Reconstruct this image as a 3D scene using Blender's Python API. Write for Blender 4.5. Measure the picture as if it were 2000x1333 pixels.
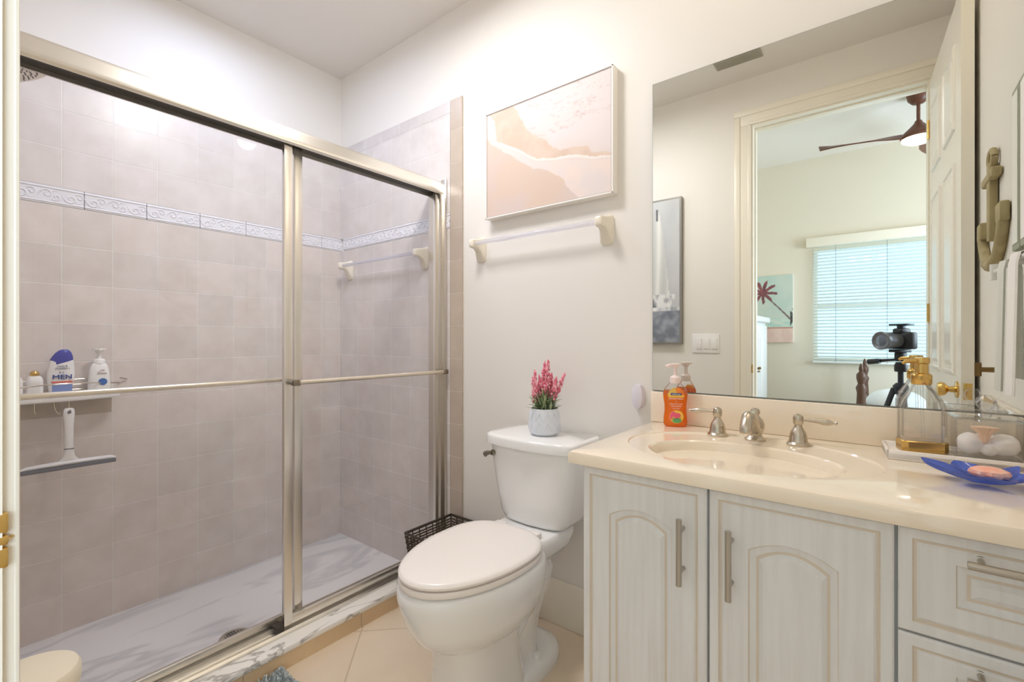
import bpy, bmesh, math, random
from mathutils import Vector, Matrix
R = math.radians; PI = math.pi
random.seed(7)
for o in list(bpy.data.objects): bpy.data.objects.remove(o, do_unlink=True)
SC = bpy.context.scene
COL = SC.collection

def S(r, g, b):
    f = lambda c: (c/255/12.92) if c/255 <= .04045 else ((c/255+.055)/1.055)**2.4
    return (f(r), f(g), f(b), 1)

# ---------------------------------------------------------------- camera, sky, lights, exposure
cam = bpy.data.cameras.new('camera'); camo = bpy.data.objects.new('camera', cam); COL.objects.link(camo)
cam.sensor_width = 36; cam.lens = 908/2000*36; cam.shift_y = -.00125; cam.clip_start = .005
camo.location = (0, 0, 1.123); camo.rotation_euler = (R(90), 0, R(38.30)); SC.camera = camo
SC.view_settings.view_transform = 'Standard'; SC.view_settings.look = 'None'
SC.view_settings.gamma = 1; SC.view_settings.use_curve_mapping = False
SC.view_settings.exposure = 0.08
SC.cycles.transparent_max_bounces = 32; SC.cycles.max_bounces = 14; SC.cycles.diffuse_bounces = 8; SC.cycles.glossy_bounces = 8
w = bpy.data.worlds.new('sky'); SC.world = w; w.use_nodes = True
wn = w.node_tree.nodes; wn['Background'].inputs[0].default_value = (.58, .86, 1, 1); wn['Background'].inputs[1].default_value = 1.7

def area(name, loc, rot, sx, sy, power, col):
    l = bpy.data.lights.new(name, 'AREA'); l.shape = 'RECTANGLE'; l.size = sx; l.size_y = sy; l.energy = power; l.color = col
    o = bpy.data.objects.new(name, l); o.location = loc; o.rotation_euler = rot; COL.objects.link(o); return o
area('added_side_daylight', (2.16, -1.25, 1.5), (0, R(90), 0), 1.3, 1.5, 85, (.72, .84, 1))       # added daylight fill at a made-up, unseen side window
area('added_ceiling_fill', (-1.25, .86, 2.61), (0, 0, 0), .28, .28, 13, (1, .97, .96))             # fill light inside the added, unseen flush lamp
area('added_shower_fill', (-2.0, .80, 2.655), (0, 0, 0), .34, .34, 6.5, (.60, .72, 1))                # added bluish fill over the shower, no fixture built
VAN = 1.0

# ---------------------------------------------------------------- materials
MATS = {}
def mat(name, col, rough=.5, metal=0, bump=None, noise=None, spec=.5, trans=0, ior=1.45, emit=None, coat=0, alpha=None):
    m = bpy.data.materials.new(name); m.use_nodes = True; nt = m.node_tree; b = nt.nodes['Principled BSDF']
    b.inputs['Base Color'].default_value = col; b.inputs['Roughness'].default_value = rough; b.inputs['Metallic'].default_value = metal
    b.inputs['Specular IOR Level'].default_value = spec; b.inputs['IOR'].default_value = ior
    b.inputs['Transmission Weight'].default_value = trans; b.inputs['Coat Weight'].default_value = coat; b.inputs['Coat Roughness'].default_value = .05
    if emit: b.inputs['Emission Color'].default_value = emit[0]; b.inputs['Emission Strength'].default_value = emit[1]
    tc = nt.nodes.new('ShaderNodeTexCoord')
    if noise:   # (scale tuple, amount dark factor)
        mp = nt.nodes.new('ShaderNodeMapping'); mp.inputs['Scale'].default_value = noise[0]; nt.links.new(tc.outputs['Object'], mp.inputs[0])
        n = nt.nodes.new('ShaderNodeTexNoise'); n.inputs['Scale'].default_value = 1; n.inputs['Detail'].default_value = 6; nt.links.new(mp.outputs[0], n.inputs[0])
        cr = nt.nodes.new('ShaderNodeValToRGB'); d = noise[1]
        cr.color_ramp.elements[0].color = (col[0]*d[0], col[1]*d[1], col[2]*d[2], 1); cr.color_ramp.elements[0].position = .3
        cr.color_ramp.elements[1].color = col; cr.color_ramp.elements[1].position = .62
        nt.links.new(n.outputs[0], cr.inputs[0]); nt.links.new(cr.outputs[0], b.inputs['Base Color'])
    if bump:    # (scale tuple, strength, distance)
        mp = nt.nodes.new('ShaderNodeMapping'); mp.inputs['Scale'].default_value = bump[0]; nt.links.new(tc.outputs['Object'], mp.inputs[0])
        n = nt.nodes.new('ShaderNodeTexNoise'); n.inputs['Scale'].default_value = 1; n.inputs['Detail'].default_value = 5; nt.links.new(mp.outputs[0], n.inputs[0])
        bp = nt.nodes.new('ShaderNodeBump'); bp.inputs['Strength'].default_value = bump[1]; bp.inputs['Distance'].default_value = bump[2]
        nt.links.new(n.outputs[0], bp.inputs['Height']); nt.links.new(bp.outputs[0], b.inputs['Normal'])
    MATS[name] = m; return m

def glass(name, tint=(1, 1, 1, 1), refl=.09, grough=0.0, body=0, bcol=(1, 1, 1, 1)):
    m = bpy.data.materials.new(name); m.use_nodes = True; nt = m.node_tree; nt.nodes.clear()
    out = nt.nodes.new('ShaderNodeOutputMaterial'); t = nt.nodes.new('ShaderNodeBsdfTransparent'); t.inputs[0].default_value = tint
    g = nt.nodes.new('ShaderNodeBsdfGlossy'); g.inputs['Roughness'].default_value = grough
    lw = nt.nodes.new('ShaderNodeLayerWeight'); lw.inputs[0].default_value = .18
    mr = nt.nodes.new('ShaderNodeMapRange'); mr.inputs['To Min'].default_value = refl*.35; mr.inputs['To Max'].default_value = min(1, refl*6)
    nt.links.new(lw.outputs['Fresnel'], mr.inputs[0])
    mx = nt.nodes.new('ShaderNodeMixShader'); nt.links.new(mr.outputs[0], mx.inputs[0]); nt.links.new(g.outputs[0], mx.inputs[2])
    if body:
        d = nt.nodes.new('ShaderNodeBsdfTranslucent'); d.inputs[0].default_value = bcol
        d2 = nt.nodes.new('ShaderNodeBsdfDiffuse'); d2.inputs[0].default_value = bcol
        a = nt.nodes.new('ShaderNodeMixShader'); nt.links.new(d.outputs[0], a.inputs[1]); nt.links.new(d2.outputs[0], a.inputs[2])
        m2 = nt.nodes.new('ShaderNodeMixShader'); m2.inputs[0].default_value = body
        nt.links.new(t.outputs[0], m2.inputs[1]); nt.links.new(a.outputs[0], m2.inputs[2]); nt.links.new(m2.outputs[0], mx.inputs[1])
    else: nt.links.new(t.outputs[0], mx.inputs[1])
    nt.links.new(mx.outputs[0], out.inputs[0]); return m

def tiles(name, axes, px, pz, w_, h_, c1, c2, grout, rough, rot=0, mortar=.0022, var=(.1, .5), bumpd=.0015, veins=False, mott=(9, .93)):
    """stacked tiles in the plane of two world axes"""
    m = bpy.data.materials.new(name); m.use_nodes = True; nt = m.node_tree; b = nt.nodes['Principled BSDF']; L = nt.links.new
    ge = nt.nodes.new('ShaderNodeNewGeometry'); sp = nt.nodes.new('ShaderNodeSeparateXYZ'); L(ge.outputs['Position'], sp.inputs[0])
    co = nt.nodes.new('ShaderNodeCombineXYZ'); L(sp.outputs[axes[0]], co.inputs[0]); L(sp.outputs[axes[1]], co.inputs[1])
    mp = nt.nodes.new('ShaderNodeMapping'); L(co.outputs[0], mp.inputs[0])
    mp.vector_type = 'TEXTURE'; mp.inputs['Location'].default_value = (px, pz, 0); mp.inputs['Rotation'].default_value = (0, 0, rot)
    br = nt.nodes.new('ShaderNodeTexBrick'); br.offset = 0; br.squash = 1; br.inputs['Scale'].default_value = 1
    br.inputs['Brick Width'].default_value = w_; br.inputs['Row Height'].default_value = h_; br.inputs['Mortar Size'].default_value = mortar
    br.inputs['Mortar Smooth'].default_value = .35
    br.inputs['Color1'].default_value = c1; br.inputs['Color2'].default_value = c2; br.inputs['Mortar'].default_value = grout
    L(mp.outputs[0], br.inputs[0])
    no = nt.nodes.new('ShaderNodeTexNoise'); no.inputs['Scale'].default_value = mott[0]; no.inputs['Detail'].default_value = 7; no.inputs['Roughness'].default_value = .6; L(ge.outputs['Position'], no.inputs[0])
    cr = nt.nodes.new('ShaderNodeValToRGB'); cr.color_ramp.elements[0].position = .3; cr.color_ramp.elements[1].position = .68
    d = mott[1]; cr.color_ramp.elements[0].color = (d, d*.985, d*.97, 1); cr.color_ramp.elements[1].color = (1.04, 1.04, 1.05, 1); L(no.outputs[0], cr.inputs[0])
    mu = nt.nodes.new('ShaderNodeMix'); mu.data_type = 'RGBA'; mu.blend_type = 'MULTIPLY'; mu.inputs[0].default_value = 1
    L(br.outputs['Color'], mu.inputs[6]); L(cr.outputs[0], mu.inputs[7]); L(mu.outputs[2], b.inputs['Base Color'])
    b.inputs['Roughness'].default_value = rough
    n2 = nt.nodes.new('ShaderNodeTexNoise'); n2.inputs['Scale'].default_value = 38; n2.inputs['Detail'].default_value = 4; L(ge.outputs['Position'], n2.inputs[0])
    ma = nt.nodes.new('ShaderNodeMath'); ma.operation = 'MULTIPLY_ADD'; ma.inputs[1].default_value = -1; L(br.outputs['Fac'], ma.inputs[0])
    mb = nt.nodes.new('ShaderNodeMath'); mb.operation = 'MULTIPLY'; mb.inputs[1].default_value = .35; L(n2.outputs[0], mb.inputs[0]); L(mb.outputs[0], ma.inputs[2])
    bp = nt.nodes.new('ShaderNodeBump'); bp.inputs['Strength'].default_value = .8; bp.inputs['Distance'].default_value = bumpd
    L(ma.outputs[0], bp.inputs['Height']); L(bp.outputs[0], b.inputs['Normal']); return m

def marble(name, base, vein, sc, rough, width=.035, rot=0.6):
    m = bpy.data.materials.new(name); m.use_nodes = True; nt = m.node_tree; b = nt.nodes['Principled BSDF']; L = nt.links.new
    ge = nt.nodes.new('ShaderNodeNewGeometry'); mp = nt.nodes.new('ShaderNodeMapping'); mp.inputs['Rotation'].default_value = (0, 0, rot); mp.inputs['Scale'].default_value = (sc, sc*.35, sc)
    L(ge.outputs['Position'], mp.inputs[0])
    no = nt.nodes.new('ShaderNodeTexNoise'); no.inputs['Scale'].default_value = 1; no.inputs['Detail'].default_value = 5; no.inputs['Distortion'].default_value = 1.1; L(mp.outputs[0], no.inputs[0])
    s = nt.nodes.new('ShaderNodeMath'); s.operation = 'SUBTRACT'; s.inputs[1].default_value = .5; L(no.outputs[0], s.inputs[0])
    a = nt.nodes.new('ShaderNodeMath'); a.operation = 'ABSOLUTE'; L(s.outputs[0], a.inputs[0])
    cr = nt.nodes.new('ShaderNodeValToRGB'); cr.color_ramp.elements[0].color = vein; cr.color_ramp.elements[0].position = 0
    cr.color_ramp.elements[1].color = base; cr.color_ramp.elements[1].position = width; L(a.outputs[0], cr.inputs[0])
    L(cr.outputs[0], b.inputs['Base Color']); b.inputs['Roughness'].default_value = rough; return m

def attr_mat(name, rough=.6):
    m = bpy.data.materials.new(name); m.use_nodes = True; nt = m.node_tree; b = nt.nodes['Principled BSDF']
    a = nt.nodes.new('ShaderNodeAttribute'); a.attribute_name = 'Col'; nt.links.new(a.outputs['Color'], b.inputs['Base Color'])
    b.inputs['Roughness'].default_value = rough; return m

WALL = mat('cream wall paint', S(234, 230, 224), .55, bump=((60, 60, 60), .05, .001))
CEIL = mat('white ceiling paint', S(232, 228, 222), .8)
BEDW = mat('bedroom wall paint', S(226, 218, 202), .7)
TRIMM = mat('white trim paint', S(240, 234, 220), .35)
DOORM = mat('white door paint', S(240, 236, 226), .25)
COUNTER = mat('cream cultured marble', S(244, 230, 208), .12, coat=.6)
PORC = mat('white porcelain', S(241, 241, 240), .10, coat=.7)
SEATM = mat('warm white seat plastic', S(242, 236, 231), .22)
CERAM = mat('bone glazed ceramic', S(238, 230, 214), .15, coat=.5)
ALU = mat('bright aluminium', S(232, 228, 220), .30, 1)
ALUD = mat('darker aluminium', S(214, 208, 198), .34, 1)  # slightly darker, rougher metal of the wall jambs and drain ring
BLACKR = mat('dark guide rubber and slot shade', S(58, 52, 44), .5)
NICKEL = mat('brushed nickel', S(200, 190, 174), .26, 1)
STEEL = mat('steel pull', S(190, 184, 174), .28, 1)
BRASS = mat('polished brass', S(216, 180, 108), .22, 1)
BRONZE = mat('aged bronze', S(132, 108, 72), .35, 1)
WHITEP = mat('white plastic', S(242, 240, 238), .3)
GREYP = mat('grey plastic', S(120, 120, 128), .4)
WOODCAB = mat('pickled white oak', S(234, 235, 236), .42, noise=((70, 70, 4), (.93, .92, .905)), bump=((120, 120, 7), .35, .0012))
GLAZE = mat('tan glaze in the grooves', S(221, 211, 196), .5)
CABDARK = mat('dark toe kick wood', S(150, 140, 124), .6)  # plain darker wood for the toe kick
MIRROR = mat('mirror silvering', (.86, .88, .84, 1), 0.0, 1)
MIRB = mat('mirror edge', S(120, 126, 118), .3)
GLASS = glass('shower glass', (.99, .992, .992, 1), .055)
CLEARG = glass('clear glass', (.985, .99, .99, 1), .12)
ACRYL = glass('clear acrylic', (.98, .98, 1, 1), .10, .08, body=.4, bcol=S(246, 246, 255))
BLUEG = glass('cobalt glass', (.42, .54, .97, 1), .16, .02, body=.5, bcol=S(112, 144, 242))
ORANGE = glass('orange liquid soap', (1, .60, .14, 1), .12, .02, body=.72, bcol=S(255, 146, 24))
SHTILE_L = tiles('shower tile left', (1, 2), .340-.1556*4, -.043, .1556, .1540, S(226, 216, 210), S(217, 209, 204), S(236, 232, 228), .26)
SHTILE_LT = tiles('shower tile left top', (1, 2), .340-.1556*4, 1.724, .1556, .1540, S(224, 217, 214), S(218, 212, 209), S(236, 232, 228), .26)  # bluer than the lower tile: cool upper light put into the colour
SHTILE_B = tiles('shower tile back', (0, 2), -2.047-.1556*4, -.043, .1556, .1540, S(222, 213, 208), S(214, 207, 203), S(236, 232, 228), .26)
SHTILE_BT = tiles('shower tile back top', (0, 2), -2.047-.1556*4, 1.724, .1556, .1540, S(221, 214, 211), S(215, 210, 207), S(236, 232, 228), .26)  # the same cool upper light put into the back wall's tile colour
BULLN = tiles('bullnose tile', (0, 2), -2.6, -.043, .50, .1540, S(196, 182, 166), S(186, 172, 158), S(208, 198, 184), .28)
BULLNT = tiles('top bullnose tile', (0, 2), -1.98, 1.0, .1556, 4, S(214, 208, 206), S(209, 203, 201), S(228, 224, 221), .28)
BORDER = mat('relief border glaze', S(230, 229, 234), .3)
SHFLOOR = marble('shower pan marble', S(238, 236, 235), S(212, 211, 212), 2.6, .30, .05, .9)
CURBM = marble('white curb marble', S(238, 233, 225), S(168, 162, 154), 9, .18, .03, .5)
FLOORM = tiles('diagonal cream floor tile', (0, 1), -1.565, 1.046, .43, .43, S(228, 212, 188), S(223, 206, 182), S(204, 186, 162), .22, rot=R(45), mortar=.003, bumpd=.0008, mott=(3, .95))
CURBF = tiles('curb face tile', (1, 2), .2, -.5, .43, 2, S(222, 194, 154), S(216, 188, 150), S(190, 168, 140), .3)
CARPET = mat('bedroom carpet', S(196, 184, 166), .95)
BLACK = mat('black camera plastic', S(34, 36, 40), .45)
LENSM = mat('lens coating', S(120, 130, 145), .08, .6)
DKGREY = mat('dark grey metal', S(60, 64, 70), .35, .6)
WOODFAN = mat('walnut fan wood', S(106, 66, 48), .4, noise=((4, 30, 30), (.7, .65, .6)))
PICW = mat('white picture frame', S(244, 240, 234), .4)
PICG = mat('silver picture frame', S(150, 148, 142), .35, .5)
PAINT = attr_mat('printed canvas')
BASKM = mat('dark wicker', S(92, 80, 68), .7, noise=((90, 90, 90), (.45, .42, .4)))
POTM = mat('white embossed pot', S(226, 230, 238), .4)
LEAFM = mat('dusty green leaf', S(122, 142, 104), .6, noise=((60, 60, 60), (.6, .65, .6)))
LEAFL = mat('pale sage leaf', S(184, 192, 150), .6)
PINKM = mat('pink blossom', S(238, 138, 160), .6, noise=((120, 120, 120), (.85, .65, .72)))
PINKL = mat('pale pink blossom', S(248, 186, 198), .6)
SOILM = mat('dark soil', S(50, 54, 40), .9)
FUZZ = mat('grey shag', S(222, 228, 228), .9, noise=((80, 80, 80), (.48, .50, .50)))
TOWELM = mat('white towel cotton', S(240, 238, 232), .9, bump=((300, 300, 300), .4, .002))
SAGE = mat('sage green frame', S(160, 162, 140), .5)
ANCHM = mat('weathered driftwood paint', S(178, 164, 126), .7, noise=((40, 40, 12), (.72, .7, .62)))
CREAMP = mat('cream bin plastic', S(240, 230, 208), .35)
LAMPW = mat('lit frosted lamp glass', S(255, 246, 230), .4, emit=((1, .88, .70, 1), 7))
LAMPF = mat('lit fan lamp glass', S(255, 246, 230), .4, emit=((1, .9, .74, 1), 9))
LAMPC = mat('lit glass of added ceiling lamp', S(255, 246, 230), .4, emit=((1, .94, .86, 1), 4))
BLUEL = mat('blue label ink', S(40, 66, 150), .4)
PURP = mat('indigo cap', S(70, 72, 160), .35)
BLUELT = mat('light blue label', S(130, 150, 205), .4)
REDL = mat('coral stripe ink', S(228, 110, 96), .4)
GREYI = mat('grey label ink', S(110, 116, 140), .4)
LABW = mat('white label ink', S(252, 244, 232), .4)
YELL = mat('yellow label ink', S(252, 206, 84), .4)
GREENL = mat('green label ink', S(106, 172, 110), .4)
PINKI = mat('magenta label ink', S(240, 96, 130), .4)
NAVY = mat('navy label ink', S(40, 60, 130), .4)
ORNL = mat('deep orange label', S(252, 140, 50), .4)
PEACH = mat('peach seashell soap', S(250, 206, 184), .5, noise=((45, 45, 45), (1, .58, .5)))
COTTON = mat('white cotton', S(246, 240, 236), .9)
CORAL = mat('pale pink coral', S(244, 206, 176), .6)
CHROMED = mat('dark chrome', S(150, 142, 128), .2, 1)
DUVET = mat('white duvet cotton', S(236, 242, 248), .9)
BEDWOOD = mat('dark walnut bed', S(92, 66, 52), .4)
BLINDM = mat('white blind slat', S(232, 240, 242), .5)
CABW = mat('white painted armoire', S(238, 240, 240), .4)

# ---------------------------------------------------------------- mesh helpers
OFF = {}
def box(bm, x0, x1, y0, y1, z0, z1, bev=0, seg=2, M=None):
    r = bmesh.ops.create_cube(bm, size=1); vs = r['verts']
    bmesh.ops.scale(bm, vec=(x1-x0, y1-y0, z1-z0), verts=vs); bmesh.ops.translate(bm, vec=((x0+x1)/2, (y0+y1)/2, (z0+z1)/2), verts=vs)
    if bev:
        es = list({e for v in vs for e in v.link_edges}); rr = bmesh.ops.bevel(bm, geom=es, offset=bev, segments=seg, affect='EDGES', profile=.5)
        vs = list({v for f in rr['faces'] for v in f.verts} | {v for v in vs if v.is_valid})
    if M is not None: bmesh.ops.transform(bm, matrix=M, verts=vs)
    return vs
def bridge(bm, rings, close=True, capa=True, capb=True, mi=None):
    V = [[bm.verts.new(p) for p in r] for r in rings]; n = len(V[0])
    for k in range(len(V)-1):
        for i in range(n if close else n-1):
            j = (i+1) % n
            try:
                f = bm.faces.new((V[k][i], V[k][j], V[k+1][j], V[k+1][i]))
                if mi: f.material_index = mi[k]
            except ValueError: pass
    if capa: bm.faces.new(V[0][::-1])
    if capb: bm.faces.new(V[-1])
    return V
def lathe(bm, prof, c=(0, 0, 0), n=32, sx=1, sy=1, M=None, rib=None):
    """prof: list of (radius, z)"""
    rings = []
    for r, z in prof:
        ring = []
        for i in range(n):
            a = 2*PI*i/n; rr = max(r, 1e-5)*(rib(a, z) if rib else 1)
            p = Vector((rr*math.cos(a)*sx, rr*math.sin(a)*sy, z))
            if M is not None: p = M @ p
            ring.append(p+Vector(c))
        rings.append(ring)
    bridge(bm, rings)
def tube(bm, pts, r, n=10, caps=True, flat=1):
    pts = [Vector(p) for p in pts]; rs = r if isinstance(r, (list, tuple)) else [r]*len(pts); rings = []
    up = None
    for i, p in enumerate(pts):
        d = (pts[min(i+1, len(pts)-1)]-pts[max(i-1, 0)]).normalized()
        if up is None: up = Vector((0, 0, 1)) if abs(d.z) < .9 else Vector((1, 0, 0))
        s = d.cross(up).normalized(); up = s.cross(d).normalized()
        rings.append([p+(s*math.cos(2*PI*k/n)+up*math.sin(2*PI*k/n)*flat)*rs[i] for k in range(n)])
    bridge(bm, rings, capa=caps, capb=caps)
def smoothpath(pts, k=6):
    P = [Vector(p) for p in pts]; out = []
    for i in range(len(P)-1):
        a, b, c, d = P[max(i-1, 0)], P[i], P[i+1], P[min(i+2, len(P)-1)]
        for j in range(k):
            t = j/k; out.append(.5*((2*b)+(c-a)*t+(2*a-5*b+4*c-d)*t*t+(3*b-a-3*c+d)*t**3))
    out.append(P[-1]); return out
def sphere(bm, c, r, sub=2, sc=(1, 1, 1)):
    v = bmesh.ops.create_icosphere(bm, subdivisions=sub, radius=1)['verts']
    for q in v: q.co = Vector((q.co.x*r*sc[0]+c[0], q.co.y*r*sc[1]+c[1], q.co.z*r*sc[2]+c[2]))
    return v
def NB(): return bmesh.new()
def obj(name, bm, material, parent=None, label=None, smooth=True, ang=38, recalc=True):
    me = bpy.data.meshes.new(name)
    if recalc: bmesh.ops.recalc_face_normals(bm, faces=bm.faces)
    bm.to_mesh(me); bm.free()
    for m_ in (material if isinstance(material, (list, tuple)) else [material]): me.materials.append(m_)
    o = bpy.data.objects.new(name, me); COL.objects.link(o)
    if parent is not None:
        off = OFF[parent.name]; me.transform(Matrix.Translation(-off)); o.parent = parent; OFF[o.name] = off
    else:
        xs = [v.co for v in me.vertices]; off = Vector(((min(p.x for p in xs)+max(p.x for p in xs))/2, (min(p.y for p in xs)+max(p.y for p in xs))/2, min(p.z for p in xs)))
        me.transform(Matrix.Translation(-off)); o.location = off; OFF[o.name] = off
    if smooth: me.shade_smooth(); me.set_sharp_from_angle(angle=R(ang))
    if label: o['label'] = label
    return o
def tag(o, label, cat, group=None):
    o['label'] = label; o['category'] = cat
    if group: o['group'] = group
    return o
def thing(name, loc, label, cat, group=None):
    o = bpy.data.objects.new(name, None); COL.objects.link(o); o.location = loc; o.empty_display_size = .05; OFF[o.name] = Vector(loc)
    return tag(o, label, cat, group)
def struct(name, bm, m, parent=None, label=None, **k):
    o = obj(name, bm, m, parent, label, **k)
    o['kind'] = 'structure'
    return o
def rotated(o, rz): o.rotation_euler = (0, 0, rz)
def B(*a, **k):
    bm = NB(); box(bm, *a, **k); return bm
FONT = bpy.data.fonts.load('<builtin>') if False else None
def text_bm(body, size, M, extr=.0004, proj=None, bold=.0, sx=1):
    cu = bpy.data.curves.new('txt', 'FONT'); cu.body = body; cu.size = 1; cu.extrude = extr/size; cu.align_x = 'CENTER'; cu.align_y = 'CENTER'; cu.offset = 0
    t = bpy.data.objects.new('txt', cu); COL.objects.link(t); bpy.context.view_layer.update()
    dg = bpy.context.evaluated_depsgraph_get(); me = bpy.data.meshes.new_from_object(t.evaluated_get(dg))
    bpy.data.objects.remove(t); bpy.data.curves.remove(cu)
    bm = NB(); bm.from_mesh(me); bpy.data.meshes.remove(me)
    for v in bm.verts: v.co *= size; v.co.x *= sx
    bmesh.ops.triangulate(bm, faces=bm.faces[:])
    if proj: bmesh.ops.subdivide_edges(bm, edges=[e for e in bm.edges if e.calc_length() > size*.3], cuts=2); bmesh.ops.triangulate(bm, faces=bm.faces[:])
    if proj:
        for v in bm.verts: v.co.z += proj(v.co.x, v.co.y)
    bmesh.ops.transform(bm, matrix=M, verts=bm.verts); return bm
def merge(dst, src):
    me = bpy.data.meshes.new('t'); src.to_mesh(me); src.free(); dst.from_mesh(me); bpy.data.meshes.remove(me)

# ================================================================ THE ROOM
XL, XW, YB, YF, ZC = -2.545, .278, 1.56, .04, 2.69     # left wall, right wall, mirror wall, doorway wall, ceiling
SHF = -.037; JX0, JX1, HEAD = -.593, .192, 2.40         # shower pan height, doorway jambs, doorway head
struct('floor', B(-1.585, XW, -.10, YB, -.1, 0), FLOORM, label='cream stone floor tiles laid on the diagonal', smooth=False)
bm = NB(); box(bm, XL, -1.70, YF, YB, -.15, SHF)
pan = struct('floor_shower', bm, SHFLOOR, label='pale grey marble shower pan', smooth=False)
struct('wall_left', B(XL-.1, XL, YF-.12, YB+.1, -.15, ZC), WALL, label='plain painted wall above the long tiled shower wall', smooth=False)
struct('wall_back', B(XL, XW+.1, YB, YB+.1, -.15, ZC), WALL, label='cream wall behind the toilet and mirror', smooth=False)
struct('wall_right', B(XW, XW+.1, YF-.12, YB, -.1, ZC), WALL, label='cream side wall at the right end of the vanity', smooth=False)
bm = NB(); box(bm, XL, JX0, YF-.12, YF, -.15, 3.0); box(bm, JX1, XW, YF-.12, YF, -.1, 3.0); box(bm, JX0, JX1, YF-.12, YF, HEAD, 3.0)
struct('wall_front', bm, WALL, label='cream wall around the doorway, seen in the mirror', smooth=False)
struct('ceiling', B(XL-.1, XW+.1, YF, YB+.1, ZC, ZC+.08), CEIL, label='white bathroom ceiling', smooth=False)
# tiled panels (10 mm proud of the plaster)
T = .010; TX = -1.599; TXR = -1.521
def tilepanel(name, args, m, lab): return struct(name, B(*args, bev=.0), m, label=lab, smooth=False)
bm = NB(); box(bm, XL, XL+T, YF, YB, SHF, 1.651); tl = struct('wall_left_tile', bm, SHTILE_L, label='beige square tiles on the long shower wall below the border', smooth=False)
bm = NB(); box(bm, XL, XL+T, YF, YB, 1.724, 2.20); struct('wall_left_tile_upper', bm, SHTILE_LT, label='beige square tiles on the long shower wall above the border', smooth=False)
bm = NB(); box(bm, XL, XL+T, YF, YB, 2.20, 2.26, bev=.004); struct('trim_1', bm, BULLNT, label='bullnose tile capping the long shower wall', smooth=False)
bm = NB(); box(bm, XL+T, TX, YB-T, YB, SHF, 1.651); struct('wall_back_tile', bm, SHTILE_B, label='beige square tiles on the short shower wall below the border', smooth=False)
bm = NB(); box(bm, XL+T, TX, YB-T, YB, 1.724, 2.20); struct('wall_back_tile_upper', bm, SHTILE_BT, label='beige square tiles on the short shower wall above the border', smooth=False)
bm = NB(); box(bm, XL+T, TX, YB-T, YB, 2.20, 2.26, bev=.003); struct('trim_2', bm, BULLNT, label='sloping-looking bullnose tile row along the top of the short shower wall', smooth=False)
bm = NB(); box(bm, TX, TXR, YB-T, YB, 0, 2.26, bev=.003); struct('trim_3', bm, BULLN, label='vertical bullnose tile strip beside the shower door', smooth=False)
bm = NB(); box(bm, XL+T, TX, YF, YF+T, SHF, 2.26); struct('wall_front_tile', bm, SHTILE_B, label='tiles on the shower wall that carries the shower head', smooth=False)
# relief border with scroll ornament
def scroll(bm, P, L_):
    """P(u, v) maps border coordinates to the wall; one tile of length L_"""
    def arc(cx, cy, r0, r1, a0, a1, k=16): return [P(cx+(r0+(r1-r0)*t/k)*math.cos(a0+(a1-a0)*t/k), cy+(r0+(r1-r0)*t/k)*math.sin(a0+(a1-a0)*t/k)) for t in range(k+1)]
    for q in range(3):
        u = L_*(q+.5)/3; s = 1 if q % 2 else -1
        tube(bm, arc(u-.006, .0365+s*.004, .018, .004, s*PI*.9, s*-PI*1.3), [.0034]*17, 6)
        tube(bm, arc(u+.020, .0365-s*.006, .014, .003, s*-PI*.8, s*PI*1.2), [.0030]*17, 6)
        tube(bm, [P(u-.034, .0365-s*.008), P(u-.024, .0365+s*.012), P(u-.012, .0365+s*.022)], [.0012, .0026, .001], 5)
        tube(bm, [P(u+.004, .0365+s*.004), P(u+.014, .0365+s*.018), P(u+.028, .0365+s*.017)], [.0012, .0026, .001], 5)
def border(name, a0, a1, P3, lab, phase):
    bm = NB(); L_ = .205
    k = phase
    while k < a1:
        s0, s1 = max(k, a0), min(k+L_, a1)
        if s1-s0 > .01:
            c = [P3(s0+.001, 1.652, 0), P3(s1-.001, 1.723, .012)]
            lo = [min(c[0][i], c[1][i]) for i in range(3)]; hi = [max(c[0][i], c[1][i]) for i in range(3)]
            box(bm, lo[0], hi[0], lo[1], hi[1], lo[2], hi[2], bev=.0015, seg=1)
            for z in (1.660, 1.715): tube(bm, [P3(s0+.001, z, .012), P3(s1-.001, z, .012)], .003, 6)
            if s0 == k and s1 == k+L_: scroll(bm, lambda u, v: P3(k+u, 1.651+v, .0115), L_)
            elif s1-s0 > .07: scroll(bm, lambda u, v: P3(s0+u*(s1-s0)/L_, 1.651+v, .0115), L_)
        k += L_
    return struct(name, bm, BORDER, label=lab)
border('trim_4', YF, YB, lambda a, z, d: (XL+d, a, z), 'white scroll relief border on the long shower wall', .4055-.41)
border('trim_5', XL+.012, TX, lambda a, z, d: (a, YB-d, z), 'white scroll relief border on the short shower wall', -2.50)
# curb
CF = -1.585
cu = thing('shower_curb', (-1.66, .8, 0), 'low shower curb with tan tile face and white marble cap', 'curb')
obj('face_tile', B(-1.722, CF, YF, YB, -.15, .058), CURBF, cu, 'tan tile face', smooth=False)
obj('marble_cap', B(-1.735, CF+.006, YF, YB, .058, .078, bev=.004), CURBM, cu, 'white marble cap with grey veins')
# baseboards
struct('baseboard_back', B(TXR, -.58, YB-.015, YB, 0, .175, bev=.004), TRIMM, label='tall white baseboard behind the toilet')
struct('baseboard_front', B(CF, JX0-.10, YF, YF+.015, 0, .175, bev=.004), TRIMM, label='white baseboard on the doorway wall')
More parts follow.
